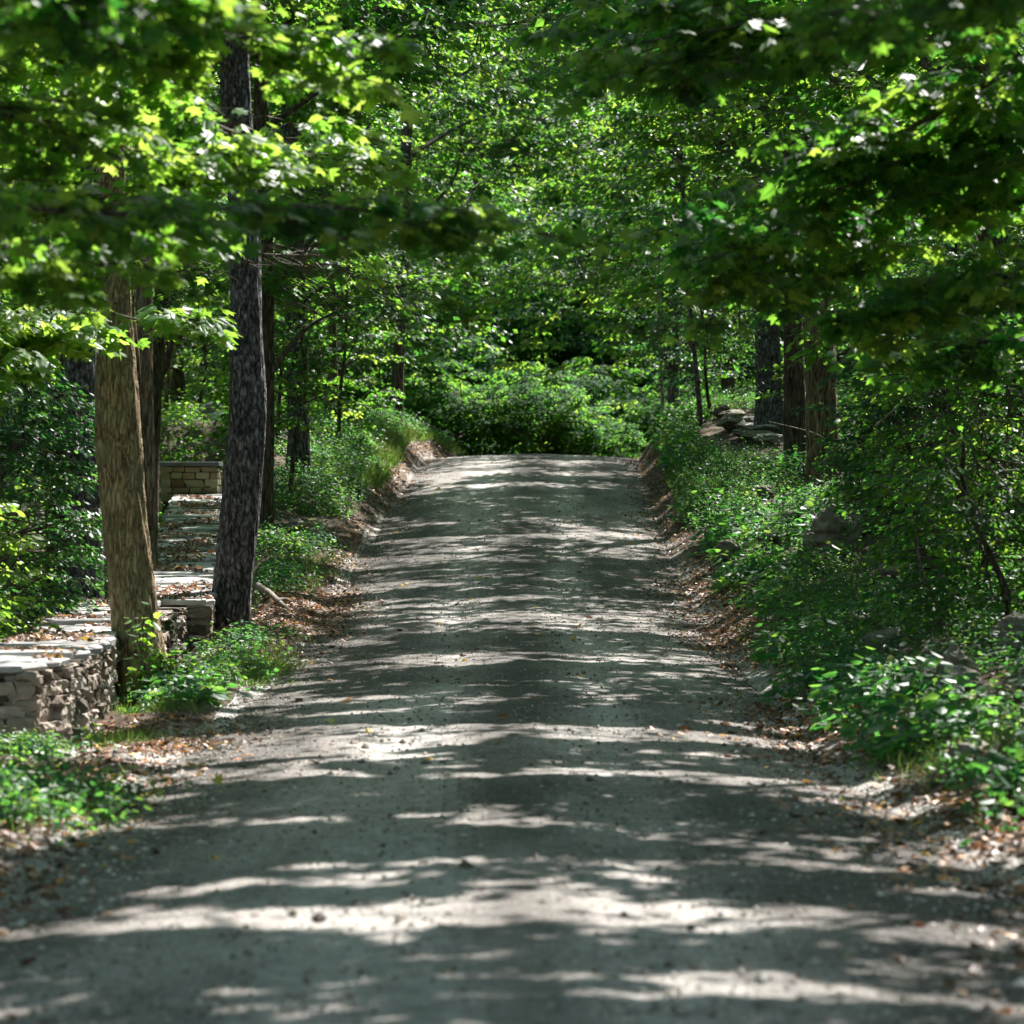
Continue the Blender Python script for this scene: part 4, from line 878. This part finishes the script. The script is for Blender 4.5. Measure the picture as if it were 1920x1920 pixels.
y_ = R.uniform(29, 72, 5200); t_ = R.beta(1.6, 1.6, 5200); x_ = wall_x(y_)-TH*t_; k = noise(y_*1.1, x_*1.5, 0, 92)+.15*R.random(5200) > .56
litter(lv, np.column_stack([x_, y_])[k], wall_top(y_[k])+.04+R.uniform(0, .04, k.sum()), .08, lo=.05)
tag(lv.build('leaf_litter', M['dry']), 'brown and orange fallen leaves drifted along the road edges and on the wall', 'leaf litter', kind='stuff')
# single fallen leaves on the gravel
protos = []
for q, rv in enumerate((.93, .97, .82, .45)):
    mb = MB(); mb.leaves('maple', np.zeros((1, 3)), np.array([[1., .2, .1]]), np.array([[.1, -.2, 1.]]), .10, np.array([rv]), bend=1.4); protos.append(mb)
LBL = ['yellow fallen leaf lying alone on the gravel road', 'golden yellow fallen leaf lying alone on the gravel road', 'orange fallen leaf lying alone on the gravel road', 'brown fallen leaf lying alone on the gravel road']
first = {}
for q in range(84):
    y = 18+R.random()**1.1*60; x = float(road_cx(y)+R.uniform(-.95, .95)*road_w(y)); kk = int(R.choice(4, p=[.4, .12, .2, .28]))
    if kk not in first: o = protos[kk].build('fallen_leaf', M['dry']); first[kk] = o
    else: o = first[kk].copy(); C.objects.link(o)
    o.location = (x, y, float(ground_z(x, y))+.03); s = R.uniform(.7, 1.25); o.scale = (s, s, s); o.rotation_euler = (R.normal(0, .35), R.normal(0, .35), R.uniform(0, 6.28))
    tag(o, LBL[kk], 'fallen leaf', ['yellow', 'golden', 'orange', 'brown'][kk]+' leaves scattered on the gravel')
# pebbles
n = 34000; y_ = 13+R.random(n)**1.3*55; o_ = np.where(R.random(n) < .6, R.normal(-.1, .35, n), R.uniform(-2.7, 0, n)); sd = np.where(R.random(n) < .5, -1, 1)
x_ = road_cx(y_)+sd*(road_w(y_)+o_); z_ = ground_z(x_, y_)+.008
OV = np.array([(1, 0, 0), (0, 1, 0), (-1, 0, 0), (0, -1, 0), (0, 0, .7), (0, 0, -.7)]); OF = np.array([[0, 1, 4], [1, 2, 4], [2, 3, 4], [3, 0, 4], [1, 0, 5], [2, 1, 5], [3, 2, 5], [0, 3, 5]])
s_ = (R.lognormal(-4.55, .45, n))[:, None, None]; v = OV[None]*s_*R.uniform(.6, 1.3, (n, 6, 1))+np.stack([x_, y_, z_], -1)[:, None]
mb = MB(); mb.add(v, (np.arange(n)[:, None, None]*6+OF[None]).reshape(-1, 3), np.repeat(R.random(n), 8))
tag(mb.build('gravel', M['stone']), 'loose pebbles scattered on the road and its edges', 'gravel', kind='stuff')

# ------------------------------------------------------------------ light, sky, camera
sc = bpy.context.scene
w = bpy.data.worlds.new('World'); sc.world = w; w.use_nodes = True; nt = w.node_tree
bg = nt.nodes['Background']; sky = nt.nodes.new('ShaderNodeTexSky'); sky.sky_type = 'NISHITA'; sky.sun_disc = False
sky.sun_elevation = EL; sky.sun_rotation = AZ; nt.links.new(sky.outputs[0], bg.inputs[0]); bg.inputs[1].default_value = .10
L = bpy.data.lights.new('sun', 'SUN'); L.energy = 5.0; L.angle = math.radians(.5); L.color = (1, .965, .92)
lo = bpy.data.objects.new('sun', L); C.objects.link(lo); lo.location = tuple(SUN*80)
from mathutils import Vector
lo.rotation_euler = Vector(tuple(SUN)).to_track_quat('Z', 'Y').to_euler()
cam = bpy.data.cameras.new('camera'); co = bpy.data.objects.new('camera', cam); C.objects.link(co)
cam.sensor_width = 36; cam.lens = 36*F/1920; cam.clip_start = .1; cam.clip_end = 2500
co.location = (0, 0, 0); co.rotation_euler = (math.radians(90)+math.atan(40/F), 0, 0)
cam.dof.use_dof = True; cam.dof.focus_distance = 47; cam.dof.aperture_fstop = 112.5/1000/.045
sc.camera = co
sc.view_settings.view_transform = 'Standard'; sc.view_settings.look = 'None'; sc.view_settings.exposure = 1.8; sc.view_settings.gamma = 1
sc.cycles.max_bounces = 6; sc.cycles.diffuse_bounces = 3; sc.cycles.transmission_bounces = 4; sc.cycles.glossy_bounces = 2; sc.cycles.caustics_reflective = False; sc.cycles.caustics_refractive = False
sc.cycles.use_adaptive_sampling = True
